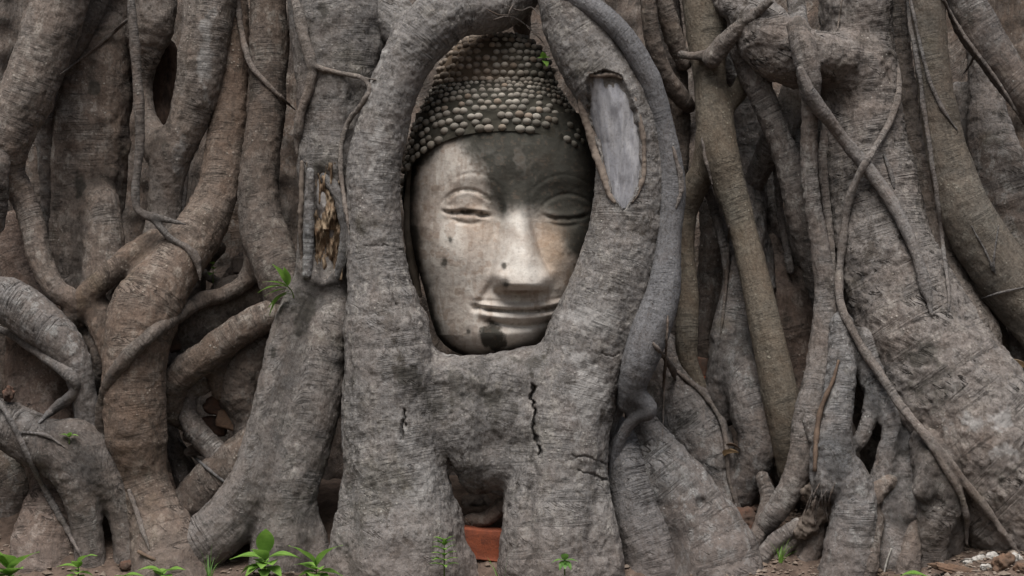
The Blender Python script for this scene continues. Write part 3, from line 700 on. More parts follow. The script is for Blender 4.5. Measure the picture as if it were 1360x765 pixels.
R(['1352,450,60,26 1356,520,40,28 1366,590,36,30', '1440,200,60,60 1460,420,40,60 1500,700,10,90', '1560,-20,80,70 1560,400,60,70 1600,800,20,100'], k=10, vox=3, tint=.4)
R(['1322,470,44,12 1336,500,40,8 1331,545,34,6 1328,580,30,5'], k=5, tint=.35, vox=1.8)
vine('1203,-10,4 1210,36,4 1218,80,4 1228,150,4 1238,215,4 1246,270,3.6 1253,330,3.4 1260,392,2.6 1258,420,2', off=.8, tint=.5, sm=6)
vine('1208,-10,3 1222,60,3 1236,110,3.2 1254,148,3.2 1271,172,3', off=.6, tint=.5, sm=5)
vine('1248,-10,3 1270,30,3 1294,66,3 1325,108,3 1362,168,3', extra=('1298,66,2 1288,86,2 1280,98,2',), off=.8, tint=.45, sm=6)
vine('1290,300,1.6 1312,340,1.6 1318,360,1.4', extra=('1304,396,2 1332,388,2.2 1366,380,2.4', '1326,300,1.6 1320,345,1.6 1322,365,1.4'), off=.9, tint=.45)
vine('1192,80,3.5 1194,125,5 1182,160,5 1166,190,5.5 1150,215,6 1136,242,6 1126,268,6.5 1120,310,6.5 1114,370,6.5 1118,405,7 1129,432,7 1152,474,7.5 1176,508,8 1198,540,8.5 1220,568,8.5 1248,600,7.5 1282,640,6.5 1320,690,6 1364,752,5',
     extra=('1216,566,6 1240,596,6.5 1258,625,6.5 1274,652,6 1283,684,5.5 1284,722,5.5',), off=.55, tint=.55, sm=5)
vine('868,456,4 882,474,5 893,490,6 897,504,5', extra=('892,488,3.6 914,506,3.8 936,526,4 952,548,4 961,572,4 966,606,3.8 968,636,3.5 976,668,3',), off=.7, tint=.5)
vine('887,420,2.2 885,460,2.2 882,510,2.2 880,584,2', off=1.2, tint=.45, sm=6)
vine('968,300,2.5 966,360,2.5 960,420,2.3 956,450,2', off=.8, tint=.4)
# ---- vines left of the head
vine('388,-20,8 394,12,8.5 403,46,8.5 412,74,9 416,96,9 409,124,8.5 400,148,8 396,176,7 395,204,6', extra=('414,86,6 430,92,4.6 456,98,4.2 480,103,4.2 490,112,4.2 490,124,4.2 478,142,4 462,162,4 453,196,4 454,244,3.8 460,280,3.4 464,312,3', '486,104,3 500,106,2.2'), off=.6, tint=.72)
vine('315,-20,4 319,30,5 326,66,5 334,88,4.6 350,106,4 372,128,3.2 392,146,2.6', off=.5, tint=.5)
vine('1118,0,2.5 1112,40,2.5', off=.5)
# twigs in the dark gap over the head
for s in ('655,26,1.4 676,22,1.3 694,30,1.2 712,44,1', '668,6,1.5 690,14,1.4 706,10,1.3 718,22,1', '646,12,1.4 664,20,1.2 690,18,1.1', '700,36,1.2 716,50,1.1 726,64,.9', '684,2,1.4 676,18,1.2 682,34,1'):
    vine(s, vox=.8, off=3, mx=40, tint=.3, name='rootlet')
R(['690,-30,70,18 692,10,66,14 694,50,80,10'], k=5, tint=.2)
print('tree parts', len(TREE.children), 'verts', sum(len(o.data.vertices) for o in bpy.data.objects if o.type == 'MESH'))

# ---------------------------------------------------------------- the carved head
HEAD = thing('stone_sculpture', 'weathered sandstone head with half closed eyes and beaded hair held between the roots', 'statue', P(668, 478, 70))

def ips(y, pts):
    return sum(ip(y + o_, pts) for o_ in (-8, -5, -2, 0, 2, 5, 8)) / 7
def xc(y): return ips(y, [(150, 674), (200, 680), (265, 687), (330, 692), (385, 692), (415, 686), (445, 674), (480, 652)])
XL = [(150, 552), (180, 551), (215, 546), (250, 543), (300, 543), (330, 548), (350, 553), (380, 562), (400, 567), (425, 573), (445, 580), (458, 590), (466, 601), (472, 615), (476, 630), (478, 644)]
XR = [(150, 786), (200, 796), (260, 800), (310, 798), (350, 790), (385, 778), (410, 766), (435, 748), (455, 722), (468, 694), (475, 668), (478, 656)]
NR, NA = 520, 560
yr = np.concatenate([np.linspace(150, 440, 400), 440 + 38 * np.sin(np.linspace(0, math.pi / 2, NR - 399))[1:]])
th = np.concatenate([np.linspace(-math.pi * .56, math.pi * .56, 500), np.linspace(math.pi * .56, 1.44 * math.pi, NA - 498)[1:-1]])
Yg, Tg = np.meshgrid(yr, th, indexing='ij')
cx_ = xc(Yg); wl = cx_ - ip(Yg, XL); wr_ = ip(Yg, XR) - cx_
st, ct = np.sin(Tg), np.cos(Tg)
wd = np.where(st < 0, wl, wr_)
X_ = cx_ + wd * np.sign(st) * np.abs(st) ** .94
depth = ips(Yg, [(150, 108), (200, 116), (300, 122), (400, 121), (440, 117), (458, 108), (470, 88), (478, 40), (500, 0)])
cen = ip(Yg, [(150, 112), (440, 112), (478, 112)])
fr = np.maximum(ct, 0) ** .82
D_ = cen - np.where(ct > 0, depth * fr, ct * depth * .8)
x, y = X_, Yg
def G(cx, cy, rx, ry, p=2): return np.exp(-(np.abs((x - cx) / rx) ** p + np.abs((y - cy) / ry) ** p))
def curve(pts, wdt, taper=True):
    p4 = np.array(pts, float); xx = np.linspace(p4[0, 0], p4[-1, 0], 200)
    # smooth curve y(x)
    from_ = np.polyfit(p4[:, 0] - p4[:, 0].mean(), p4[:, 1], min(3, len(p4) - 1))
    yy = np.polyval(from_, x - p4[:, 0].mean()); sl = np.polyval(np.polyder(from_), x - p4[:, 0].mean())
    dd = (y - yy) / np.sqrt(1 + np.clip(sl, -2, 2) ** 2)
    x0, x1 = p4[0, 0], p4[-1, 0]; s = sstep(x0 - 2, x0 + (12 if taper else 3), x) * (1 - sstep(x1 - (12 if taper else 3), x1 + 2, x))
    return dd, s
h = np.zeros_like(x)
fb2n = fbm(np.stack([x.ravel() / 9, y.ravel() / 9, 0 * x.ravel()], 1), 2, 44).reshape(x.shape)
# forehead, brows, sockets
h += 5 * G(680, 215, 80, 40)
h += -7 * G(622, 276, 44, 24) - 7 * G(752, 272, 34, 24)
h += -7 * G(662, 300, 12, 30) - 6 * G(716, 298, 10, 26)
for pts, sgn in (([(574, 262), (590, 246), (608, 235), (632, 230), (655, 240), (674, 262)], 1), ([(700, 258), (722, 240), (748, 232), (772, 238), (792, 254)], 1)):
    d, s = curve(pts, 3); h += .45 * s * (2.2 * np.exp(-((d - 5) / 7) ** 2) - 1.5 * np.exp(-(d / 1.6) ** 2) + 2.2 * (1 - sstep(-7, 5, d)) * np.exp(-(d / 16) ** 2))
# eyes: lid bulge, crease above, slit, lower lid
for lid, sl_, low, c0 in (([(586, 272), (600, 259), (617, 253), (636, 257), (653, 270)], [(585, 279), (600, 281), (617, 283), (634, 282), (654, 287)], [(594, 286), (608, 293), (622, 296), (642, 292)], (619, 272, 33, 17)),
                          ([(716, 278), (732, 265), (752, 259), (770, 262), (786, 272)], [(718, 285), (734, 288), (752, 290), (768, 288), (784, 282)], [(726, 292), (740, 298), (756, 299), (774, 294)], (751, 276, 32, 16))):
    ey = 1. if c0[0] < 690 else .6
    h += 6 * ey * G(*c0, 2.4)
    d, s = curve(lid, 2); h += ey * s * (-3.2 * np.exp(-((d + 1.2) / 2.2) ** 2) + 1.2 * np.exp(-((d - 4) / 3.4) ** 2))
    d, s = curve(sl_, 2); h += ey * s * (2.0 * np.exp(-((d + 4) / 3.2) ** 2) - 5.2 * (1 + .5 * fb2n) * np.exp(-((d - 1.2 - 1.5 * fb2n) / 2.2) ** 2) + 1.0 * np.exp(-((d - 7) / 3) ** 2))
    d, s = curve(low, 2); h += s * (-2.4 * np.exp(-((d - 1) / 2.6) ** 2))
h += -5 * G(615, 281, 8, 4) - 3 * G(640, 286, 9, 3)
# nose
rx_ = ip(y, [(255, 686), (290, 690), (354, 697), (384, 698)])
nl = rx_ - ip(y, [(250, 668), (280, 667), (295, 663), (320, 658), (348, 654), (365, 652), (384, 654)])
nr = ip(y, [(250, 704), (280, 703), (305, 708), (340, 719), (360, 729), (372, 734), (384, 734)]) - rx_
hn = ip(y, [(240, 0), (258, 4), (272, 9), (300, 18), (340, 29), (365, 35), (377, 37), (381, 34), (386, 6), (389, 0)])
tn = (x - rx_) / np.where(x < rx_, nl, nr)
prof = np.clip(1 - np.abs(tn) ** 2.5, 0, 1) ** .9
prof = prof * .92 + .08 * np.exp(-(tn / .3) ** 2)
h += hn * prof
h += (8 * G(663, 368, 13, 11) + 7 * G(728, 366, 9, 10)) * (1 - sstep(378, 387, y))
h += -4 * G(697, 391, 40, 5)
# cheeks, folds
h += 8 * G(606, 345, 40, 44) + 7 * G(752, 340, 30, 40)
d_ = (x - (650 - (y - 380) * .55)); h += -4 * np.exp(-(d_ / 5) ** 2) * sstep(366, 384, y) * (1 - sstep(404, 416, y))
# mouth
h += 6 * G(690, 412, 60, 26)
d, s = curve([(626, 401), (650, 402), (690, 402), (722, 401), (750, 397)], 2); h += s * (2.6 * np.exp(-((d - 3.5) / 3) ** 2) - 2.2 * np.exp(-((d + 2) / 2.2) ** 2))
d, s = curve([(632, 408), (650, 412), (672, 412), (692, 415), (716, 413), (746, 407)], 2); h += s * (3.2 * np.exp(-((d + 5) / 3.6) ** 2) - 6.5 * np.exp(-(d / 2.3) ** 2) + 6.5 * np.exp(-((d - 8) / 5.0) ** 2))
d, s = curve([(648, 424), (668, 429), (692, 431), (716, 429), (738, 422)], 2); h += s * (-5.0 * np.exp(-((d - 2) / 2.8) ** 2))
h += -6 * G(633, 408, 7, 5)
h += 8 * G(690, 446, 44, 13, 2.4) - 2 * G(690, 436, 36, 4)
h += 6 * G(655, 450, 30, 22)
# damage and plaster edges
pn = np.stack([x.ravel() / 40, y.ravel() / 40, 0 * x.ravel()], 1)
fb = fbm(pn, 4, 3).reshape(x.shape); fb2 = fbm(pn * 3.2, 3, 13).reshape(x.shape); fb3 = fbm(pn * 9, 3, 23).reshape(x.shape)
h *= 1.22
for _ in range(3):
    h[2:-2, 2:-2] = (h[:-4, 2:-2] + h[4:, 2:-2] + h[2:-2, :-4] + h[2:-2, 4:] + h[1:-3, 2:-2] + h[3:-1, 2:-2] + h[2:-2, 1:-3] + h[2:-2, 3:-1] + 2 * h[2:-2, 2:-2]) / 10
h += 1.2 * fb + .3 * fb2 + .10 * fb3
h += -.2 * sstep(.75, 1., fb3)
chip = sstep(.35, .42, fb2 + .5 * G(640, 440, 30, 30)); h -= .18 * chip
front = sstep(.02, .3, ct)
D2 = D_ - h * front
Vh = P(X_.ravel(), Yg.ravel(), D2.ravel())
ring = np.arange(NA); Fh = []
na = len(th)
a = (np.arange(len(yr) - 1)[:, None] * na + np.arange(na)[None, :]); b = (np.arange(len(yr) - 1)[:, None] * na + (np.arange(na)[None, :] + 1) % na)
Fh = np.stack([a.ravel(), b.ravel(), (b + na).ravel(), (a + na).ravel()], 1)
# colours of the stone: pale sandstone, black-green growth, tan plaster
base = np.array([.415, .375, .34]); pale = np.array([.54, .515, .48]); dark = np.array([.036, .036, .031]); tan = np.array([.38, .28, .195]); brown = np.array([.25, .18, .135])
def lerp(c, t, q): return c * (1 - t[..., None]) + q * t[..., None]
C = np.ones(x.shape + (3,)) * base
C = lerp(C, np.clip(.35 + .6 * fb + .3 * fb2, 0, 1) * .85, pale)
C = lerp(C, sstep(.2, .8, fb2 + .4 * fb3) * .45, brown)
C = lerp(C, sstep(.35, .6, .6 * fb3 - .5 * fb2) * .4, pale * 1.1)
C = lerp(C, sstep(.3, .8, fbm(np.stack([x.ravel() / 7, y.ravel() / 34, 0 * x.ravel()], 1), 3, 63).reshape(x.shape)) * .3, brown * .8)
C = lerp(C, np.clip(G(735, 328, 24, 40) * 1.2, 0, 1) * .65, tan)
C = lerp(C, np.clip(G(640, 300, 30, 30), 0, 1) * .25, tan)
C = lerp(C, np.clip(prof * sstep(4, 14, hn), 0, 1) * .8, pale * 1.08)
C = lerp(C, np.clip(G(690, 444, 44, 14, 4), 0, 1) * .7, pale)
C = lerp(C, np.clip(G(692, 420, 48, 6), 0, 1) * .5, pale)
n = .5 * fb + .35 * fb2 + .2 * fb3
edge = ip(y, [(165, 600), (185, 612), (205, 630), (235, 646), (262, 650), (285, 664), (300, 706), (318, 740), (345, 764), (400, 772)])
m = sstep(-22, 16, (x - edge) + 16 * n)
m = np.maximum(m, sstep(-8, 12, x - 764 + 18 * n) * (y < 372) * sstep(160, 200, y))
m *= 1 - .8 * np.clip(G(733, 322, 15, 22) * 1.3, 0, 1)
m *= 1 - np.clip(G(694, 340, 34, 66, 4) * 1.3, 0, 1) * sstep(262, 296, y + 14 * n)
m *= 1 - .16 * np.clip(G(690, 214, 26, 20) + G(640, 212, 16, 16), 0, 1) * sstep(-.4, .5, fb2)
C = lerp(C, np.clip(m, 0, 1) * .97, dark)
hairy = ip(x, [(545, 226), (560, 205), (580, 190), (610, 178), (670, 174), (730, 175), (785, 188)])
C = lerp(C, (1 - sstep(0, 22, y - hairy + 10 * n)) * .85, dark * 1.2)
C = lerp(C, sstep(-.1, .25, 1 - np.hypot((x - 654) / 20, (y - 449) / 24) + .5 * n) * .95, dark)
C = lerp(C, (1 - sstep(.0, 12, x - ip(y, XL) - 2 + 6 * n)) * .9 * (y > 200), dark)  # shade between face and root, painted along the left edge
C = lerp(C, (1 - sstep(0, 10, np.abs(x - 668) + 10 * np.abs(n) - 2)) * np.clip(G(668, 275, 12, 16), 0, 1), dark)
C = lerp(C, sstep(.5, .9, fb3) * .16, brown * .7)
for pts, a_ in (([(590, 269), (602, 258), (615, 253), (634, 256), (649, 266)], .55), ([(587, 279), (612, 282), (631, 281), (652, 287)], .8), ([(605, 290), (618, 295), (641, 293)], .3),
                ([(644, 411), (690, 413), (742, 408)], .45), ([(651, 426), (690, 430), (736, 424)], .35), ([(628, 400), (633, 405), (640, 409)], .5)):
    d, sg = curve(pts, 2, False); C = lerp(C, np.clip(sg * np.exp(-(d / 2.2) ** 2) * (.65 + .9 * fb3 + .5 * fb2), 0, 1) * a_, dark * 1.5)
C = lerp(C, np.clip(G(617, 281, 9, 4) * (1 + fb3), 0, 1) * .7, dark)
crk = np.exp(-((x - 584 - (y - 400) * .16) / 1.0) ** 2) * sstep(385, 395, y) * (1 - sstep(435, 445, y)); C = lerp(C, crk * .5, pale * 1.15)
for (sx, sy, r) in ((669, 353, 3), (672, 377, 4), (590, 348, 4), (598, 318, 3), (556, 350, 4), (622, 440, 3)):
    C = lerp(C, np.clip(G(sx, sy, r, r * 1.4) * 1.4 + .4 * fb3 * G(sx, sy, r * 2, r * 2), 0, 1) * .85, dark)
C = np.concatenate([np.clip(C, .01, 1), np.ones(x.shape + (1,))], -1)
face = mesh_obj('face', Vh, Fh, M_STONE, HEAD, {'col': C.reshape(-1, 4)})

# hair: lower cap and top knot, beads carved in rows
def cap_ring(v, lower=True):
    """v 0..1 from rim to crown: centre x, half widths, y at front, drop at sides, depth radius"""
    if lower:
        yf = 174 - 68 * v
        left = ip(v, [(0, 534), (.25, 538), (.5, 545), (.75, 558), (1, 574)]); right = ip(v, [(0, 800), (.25, 794), (.5, 782), (.75, 762), (1, 742)])
        return .5 * (left + right) + 6, (left, right), yf, ip(v, [(0, 88), (.5, 48), (1, 12)]), ip(v, [(0, 114), (.4, 108), (.75, 92), (1, 72)]), ip(v, [(0, 110), (1, 112)])
    yf = 108 - 64 * np.sin(np.asarray(v) * math.pi / 2) ** 1.1
    s = np.clip(1 - np.asarray(v) ** 1.45, 0, 1) ** .6
    return 664 + 0 * yf, (662 - 86 * s, 662 + 78 * s), yf, 8 * s, 72 * s, 112 + 0 * yf
def cap_pt(v, t, lower):
    c, (l, r), yf, drop, dp, dc = cap_ring(v, lower)
    s, k = np.sin(t), np.cos(t)
    x = c + np.where(s < 0, c - l, r - c) * s
    return x, yf + drop * np.abs(1 - k) ** 1.15, dc - dp * np.where(k > 0, np.abs(k) ** .85, k)
def hair(name, lower, rows, v_of, r_of, base_r, skip):
    tv = np.linspace(0, 1, 70); ta = np.linspace(-math.pi, math.pi, 160, endpoint=False)
    Vv, Ta = np.meshgrid(tv, ta, indexing='ij'); X, Y, D = cap_pt(Vv, Ta, lower)
    nn = fbm(np.stack([X.ravel() / 9, Y.ravel() / 9, D.ravel() / 9], 1), 3, 5).reshape(X.shape)
    # rim stands a little proud of the forehead
    V = P(X.ravel(), Y.ravel(), (D + .8 * nn).ravel())
    n = len(ta); i = np.arange(len(tv) - 1)[:, None] * n
    A = (i + np.arange(n)).ravel(); B = (i + (np.arange(n) + 1) % n).ravel()
    F = [list(q) for q in np.stack([A, A + n, B + n, B], 1)]
    cols = np.array([.040, .038, .031])[None] * (1 + .5 * nn.reshape(-1, 1)); cols = np.concatenate([cols, np.ones((len(V), 1))], 1)
    tanm = (sstep(720, 600, X) if not lower else 0 * X).reshape(-1, 1)
    cols[:, :3] = cols[:, :3] * (1 - .5 * tanm) + np.array([.2, .145, .105]) * .5 * tanm
    VV = [V]; CC = [cols]; base_n = len(V)
    # bead template
    bt = [(0, 0, 1)]
    for a_ in (35, 65, 92): bt += [(math.sin(math.radians(a_)) * math.cos(q * math.pi / 5), math.sin(math.radians(a_)) * math.sin(q * math.pi / 5), math.cos(math.radians(a_))) for q in range(10)]
    bt = np.array(bt)
    bf = [[0, 1 + q, 1 + (q + 1) % 10] for q in range(10)] + [[1 + l * 10 + q, 11 + l * 10 + q, 11 + l * 10 + (q + 1) % 10, 1 + l * 10 + (q + 1) % 10] for l in (0, 1) for q in range(10)]
    for k in range(rows):
        v = v_of(k); r = r_of(k)
        c, (l, rr), yf, drop, dp, dc = cap_ring(v, lower)
        wdt = float(rr - l) / 2; per = math.pi * wdt; nb = max(5, int(per / (r * 2.4)))
        for q in range(nb):
            t = -math.pi / 2 * 1.05 + math.pi * 1.05 * (q + .5 * (k % 2) + random.uniform(-.2, .2)) / nb
            vv = v + random.uniform(-.014, .014)
            x0, y0, d0 = [float(z) for z in cap_pt(vv, t, lower)]
            if skip(x0, y0, k): continue
            c0 = np.array(cap_pt(vv, t, lower)); e1 = np.array(cap_pt(vv, t + .02, lower)) - c0; e2 = np.array(cap_pt(min(vv + .02, .999), t, lower)) - c0
            w0 = P(*c0); w1 = P(*(c0 + e1)) - w0; w2 = P(*(c0 + e2)) - w0
            w1 /= np.linalg.norm(w1) + 1e-9; nrm = np.cross(w1, w2); nrm /= np.linalg.norm(nrm) + 1e-9
            if nrm[1] > 0: nrm = -nrm
            w2 = np.cross(nrm, w1)
            rs = r * U * random.uniform(1.05, 1.3); hs = rs * random.uniform(.8, 1.1)
            B_ = w0 + bt[:, :1] * w1 * rs * random.uniform(.94, 1.08) + bt[:, 1:2] * w2 * rs * .8 + bt[:, 2:] * nrm * hs - nrm * .1 * rs
            o_ = sum(len(q_) for q_ in VV)
            F += [[o_ + z for z in f] for f in bf]
            VV.append(B_)
            bead_tone = random.uniform(.55, 1.15)  # stone tone varied at random from bead to bead
            cc = np.array([.285, .265, .235]) * bead_tone if random.random() < .9 else np.array([.26, .215, .175]) * bead_tone
            if not lower and x0 < 655: cc = np.array([.30, .255, .215]) * bead_tone
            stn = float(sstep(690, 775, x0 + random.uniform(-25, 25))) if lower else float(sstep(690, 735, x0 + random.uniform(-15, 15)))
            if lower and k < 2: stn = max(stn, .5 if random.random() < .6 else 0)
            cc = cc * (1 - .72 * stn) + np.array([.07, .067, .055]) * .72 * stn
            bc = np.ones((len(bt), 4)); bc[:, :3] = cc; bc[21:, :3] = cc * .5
            CC.append(bc)
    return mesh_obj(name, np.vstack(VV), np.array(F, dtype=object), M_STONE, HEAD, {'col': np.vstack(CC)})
hair('beaded_hair', True, 9, lambda k: [.06, .19, .32, .45, .57, .69, .79, .88, .95][k], lambda k: [5.5, 5.3, 5.2, 5., 4.8, 4.4, 3.9, 3.5, 3.2][k], None,
     lambda x, y, k: random.random() < (.05 + .5 * float(sstep(700, 790, x)) * (k < 5) + (.30 if k == 0 and x > 590 else 0)))
hair('topknot', False, 9, lambda k: [.04, .14, .24, .34, .45, .56, .67, .78, .88][k], lambda k: [4.4, 4.7, 4.7, 4.6, 4.5, 4.4, 4.2, 4.0, 3.6][k], None,
     lambda x, y, k: random.random() < (.06 + .6 * float(sstep(700, 735, x))))
# hair-line fillet over the temple and the stub of the ear
def band(name, pts, mat_col):
    rows = [list(p) for p in pts]
    W_, R_ = world_stroke(rows); V = []; F = []
    for i in range(len(W_)):
        t = W_[min(i + 1, len(W_) - 1)] - W_[max(i - 1, 0)]; t /= np.linalg.norm(t); a = np.cross(t, [0, 1, 0]); a /= np.linalg.norm(a); b = np.cross(t, a)
        for q in range(12): V.append(W_[i] + (a * math.cos(q * math.pi / 6) + b * math.sin(q * math.pi / 6)) * R_[i])
    for i in range(len(W_) - 1):
        for q in range(12): F.append([i * 12 + q, i * 12 + (q + 1) % 12, (i + 1) * 12 + (q + 1) % 12, (i + 1) * 12 + q])
    V = np.array(V); V += .002 * np.stack([noise(V * 60, 1), noise(V * 60, 2), noise(V * 60, 3)], 1)
    F.append(list(range(12))[::-1]); F.append([len(V) - 12 + q for q in range(12)])
    cols = np.ones((len(V), 4)); cols[:, :3] = np.array(mat_col) * (1 + .35 * fbm(V * 40, 3, 9)[:, None])
    return mesh_obj(name, V, np.array(F, dtype=object), M_STONE, HEAD, {'col': cols})
band('ear', [(546, 200, 92, 5), (541, 212, 90, 7), (544, 224, 92, 7), (546, 250, 96, 8), (544, 300, 100, 8), (548, 350, 102, 7), (556, 395, 104, 5)], (.13, .11, .09))

# ---------------------------------------------------------------- bricks, stones, leaves, seedlings
def ground_hit(px, py):
    d = np.arange(-420., 300., 2.); q = P(px + 0 * d, py + 0 * d, d); g = ground_z(q[:, 0], q[:, 1])
    k = np.argmax(q[:, 2] <= g) if (q[:, 2] <= g).any() else len(d) - 1
    return np.array([q[k, 0], q[k, 1], g[k]])
def rock(name, label, cat, px, py, d, rx, ry, rz, mat, seed, group=None, box=0., rot=0., on_ground=False):
    n = 24; u_ = np.linspace(0, math.pi, n); v_ = np.linspace(0, 2 * math.pi, 2 * n, endpoint=False)
    A, B = np.meshgrid(u_, v_, indexing='ij')
    D = np.stack([np.sin(A) * np.cos(B), np.sin(A) * np.sin(B), np.cos(A)], -1).reshape(-1, 3)
    if box:
        e = 2 / (2 + box * 8); D = np.sign(D) * np.abs(D) ** e; D /= np.max(np.abs(D), 1, keepdims=True) ** box
    nn = fbm(D * 1.4 + seed * 7.3, 3, seed)[:, None]; nn = nn + .5 * fbm(D * 3.1 + seed * 3.7, 3, seed + 5)[:, None]; D = D * (1 + (.30 if not box else .07) * nn) + .03 * np.stack([noise(D * 5 + seed, 3), noise(D * 5 + seed, 5), noise(D * 5 + seed, 7)], 1)
    V = D * np.array([rx, rz, ry]) * U
    c, s = math.cos(rot), math.sin(rot); V = V @ np.array([[c, 0, -s], [0, 1, 0], [s, 0, c]])
    w0 = P(px, py, d if d < 10 else 10 + (d - 10) * 1.5)
    F = []
    m = 2 * n
    i = (np.arange(n - 1)[:, None] * m + np.arange(m)).ravel(); j = (np.arange(n - 1)[:, None] * m + (np.arange(m) + 1) % m).ravel()
    o = mesh_obj(name, V, np.stack([i, i + m, j + m, j], 1), mat, None, None, True)
    if on_ground == 'ray': w0 = ground_hit(px, py)
    elif on_ground:
        w0[2] = float(ground_z(np.array([w0[0]]), np.array([w0[1]]))[0]) + ry * U * .6
    o.location = w0
    return tag(o, label, cat, group)

rock('brick', 'orange red brick wedged in the gap under the chin roots', 'brick', 640, 721, 2, 34, 20, 24, M_BRICK, 3, box=.9, rot=.09)
rock('rubble_stone', 'dark stone lodged in the shadow above the orange brick', 'stone', 632, 672, 90, 22, 16, 20, M_GREYST, 4)
R(['600,700,24,9 624,692,14,10 648,688,12,10 676,664,10,10'], k=4, tint=.2, vox=1.8)
R(['662,622,-8,8 650,624,-10,7 646,636,-8,7 653,647,-6,7 670,652,-4,9'], k=4, tint=.5, vox=1.6)
rock('broken_brick', 'reddish broken brick in the gap behind the right roots', 'brick', 930, 486, 100, 14, 12, 14, M_LATER, 6, box=.5, rot=.2)
rock('brick_fragment', 'small orange brick fragment just below the reddish broken brick', 'brick', 931, 507, 100, 13, 8, 14, M_BRICK, 7, box=.6, rot=-.15)
rock('brick_chunk', 'pinkish red chunk of brick on the soil right of the broad slab root', 'brick', 984, 692, 44, 20, 17, 18, M_LATER, 8)
rock('brick_chunk', 'smaller rounded brick chunk behind the pinkish red one', 'brick', 1000, 676, 62, 12, 8, 12, M_LATER, 9)
rock('soil_clod', 'brown clod of earth in the dark gap beside the slanting small root', 'clod', 1042, 672, 64, 20, 16, 16, M_SOIL, 10)
rock('rubble_stone', 'block of rubble under the torn fibrous root end', 'stone', 1068, 730, 8, 15, 22, 14, M_GREYST, 11, box=.4, rot=.15)
rock('rubble_stone', 'dark chunk of stone leaning behind the olive brown root foot', 'stone', 1046, 630, 66, 18, 22, 16, M_GREYST, 12)
# left holes
for i, (x, y, d, a, b, lab, mt) in enumerate((
        (294, 540, 64, 24, 15, 'rusty laterite stone highest in the arched hole of the left roots', M_LATER), (308, 558, 58, 20, 14, 'brown mossy stone in the middle of the arched hole', M_OCHRE),
        (330, 570, 62, 16, 14, 'dark stone at the right end of the arched hole', M_GREYST), (284, 566, 72, 18, 14, 'shadowed stone at the back of the arched hole', M_LATER),
        (238, 558, 52, 21, 13, 'pale grey stone stuck left of the arched root', M_GREYST), (226, 455, 70, 17, 15, 'dark rubble stone in the gap right of the barrel shaped root', M_LATER),
        (222, 480, 66, 15, 16, 'lower dark stone in the gap right of the barrel shaped root', M_GREYST), (258, 580, 60, 15, 10, 'flat grey stone under the pale grey stone', M_GREYST),
        (262, 598, 58, 18, 9, 'thin slab of stone lowest in the left rubble', M_GREYST), (322, 352, 92, 14, 12, 'grey stone in the dark pocket above the left crossing root', M_GREYST))):
    rock('rubble_stone', lab, 'stone', x, y, d, a, b, b, mt, 20 + i, group='rubble stones in the gaps of the left roots', box=.25 if i % 2 else 0, rot=.3 * math.sin(i * 2.1))
o = rock('brick_crumb', 'small rust red lump on the root at the left edge', 'brick', 12, 523, -8, 7, 9, 7, M_LATER, 33)
rock('brick_crumb', 'small crumbly brick lump on the soil at the bottom left', 'brick', 168, 742, -34, 9, 8, 8, M_LATER, 34, on_ground=True)
for i, (x, y, d, a, b, lab, mt) in enumerate((
        (1331, 751, -62, 15, 13, 'rusty orange stone among pale pebbles in the bottom right corner', M_OCHRE), (1270, 758, -70, 30, 7, 'long mossy brown stone lying at the bottom right edge', M_OCHRE),
        (1300, 744, -64, 9, 6, 'white angular pebble left of the rusty orange stone', M_PALEST), (1318, 741, -58, 9, 6, 'pale grey pebble touching the rusty orange stone', M_PALEST),
        (1348, 742, -66, 8, 7, 'white rounded pebble at the right edge', M_PALEST), (1286, 748, -68, 6, 4, 'tiny pale pebble above the long mossy stone', M_PALEST),
        (1356, 756, -70, 9, 8, 'brown pebble lowest at the right edge', M_OCHRE), (1310, 756, -72, 7, 5, 'small tan pebble at the bottom edge', M_PALEST))):
    rock('pebble' if mt is M_PALEST else 'stone', lab, 'pebble' if mt is M_PALEST else 'stone', x, y, d, a, b, b, mt, 40 + i, group='pebbles and stones on the soil at bottom right', rot=.25 * math.sin(i * 1.7), on_ground='ray')

def leaf_mesh(L, W, bend, fold=.25, n=9, dry=0.):
    V = []; F = []
    for i in range(n + 1):
        t = i / n; wv = W * (math.sin(math.pi * min(1, t * 1.0) ** .8)) * (1 - .25 * t) + .0006
        yy = L * t * math.cos(bend * t * .5); zz = -L * bend * .5 * t * t
        for s in (-1, -.5, 0, .5, 1):
            V.append((s * wv, yy, zz + abs(s) * wv * fold + .04 * W * math.sin(9 * t + 3 * s) + dry * W * s * s * .8))
    for i in range(n):
        for k in range(4): F.append([i * 5 + k, i * 5 + k + 1, i * 5 + k + 6, i * 5 + k + 5])
    return np.array(V), F

def tube_mesh(W_, R_, q=6):
    V = []; F = []
    W_ = np.array(W_)
    for i in range(len(W_)):
        t = W_[min(i + 1, len(W_) - 1)] - W_[max(i - 1, 0)]; t = t / (np.linalg.norm(t) + 1e-9); a = np.cross(t, [.3, 1, .1]); a /= np.linalg.norm(a); b = np.cross(t, a)
        for k in range(q): V.append(W_[i] + (a * math.cos(k * 2 * math.pi / q) + b * math.sin(k * 2 * math.pi / q)) * R_[i])
    for i in range(len(W_) - 1):
        for k in range(q): F.append([i * q + k, i * q + (k + 1) % q, (i + 1) * q + (k + 1) % q, (i + 1) * q + k])
    F.append(list(range(q))[::-1]); F.append([len(V) - q + k for k in range(q)])
    return np.array(V), F

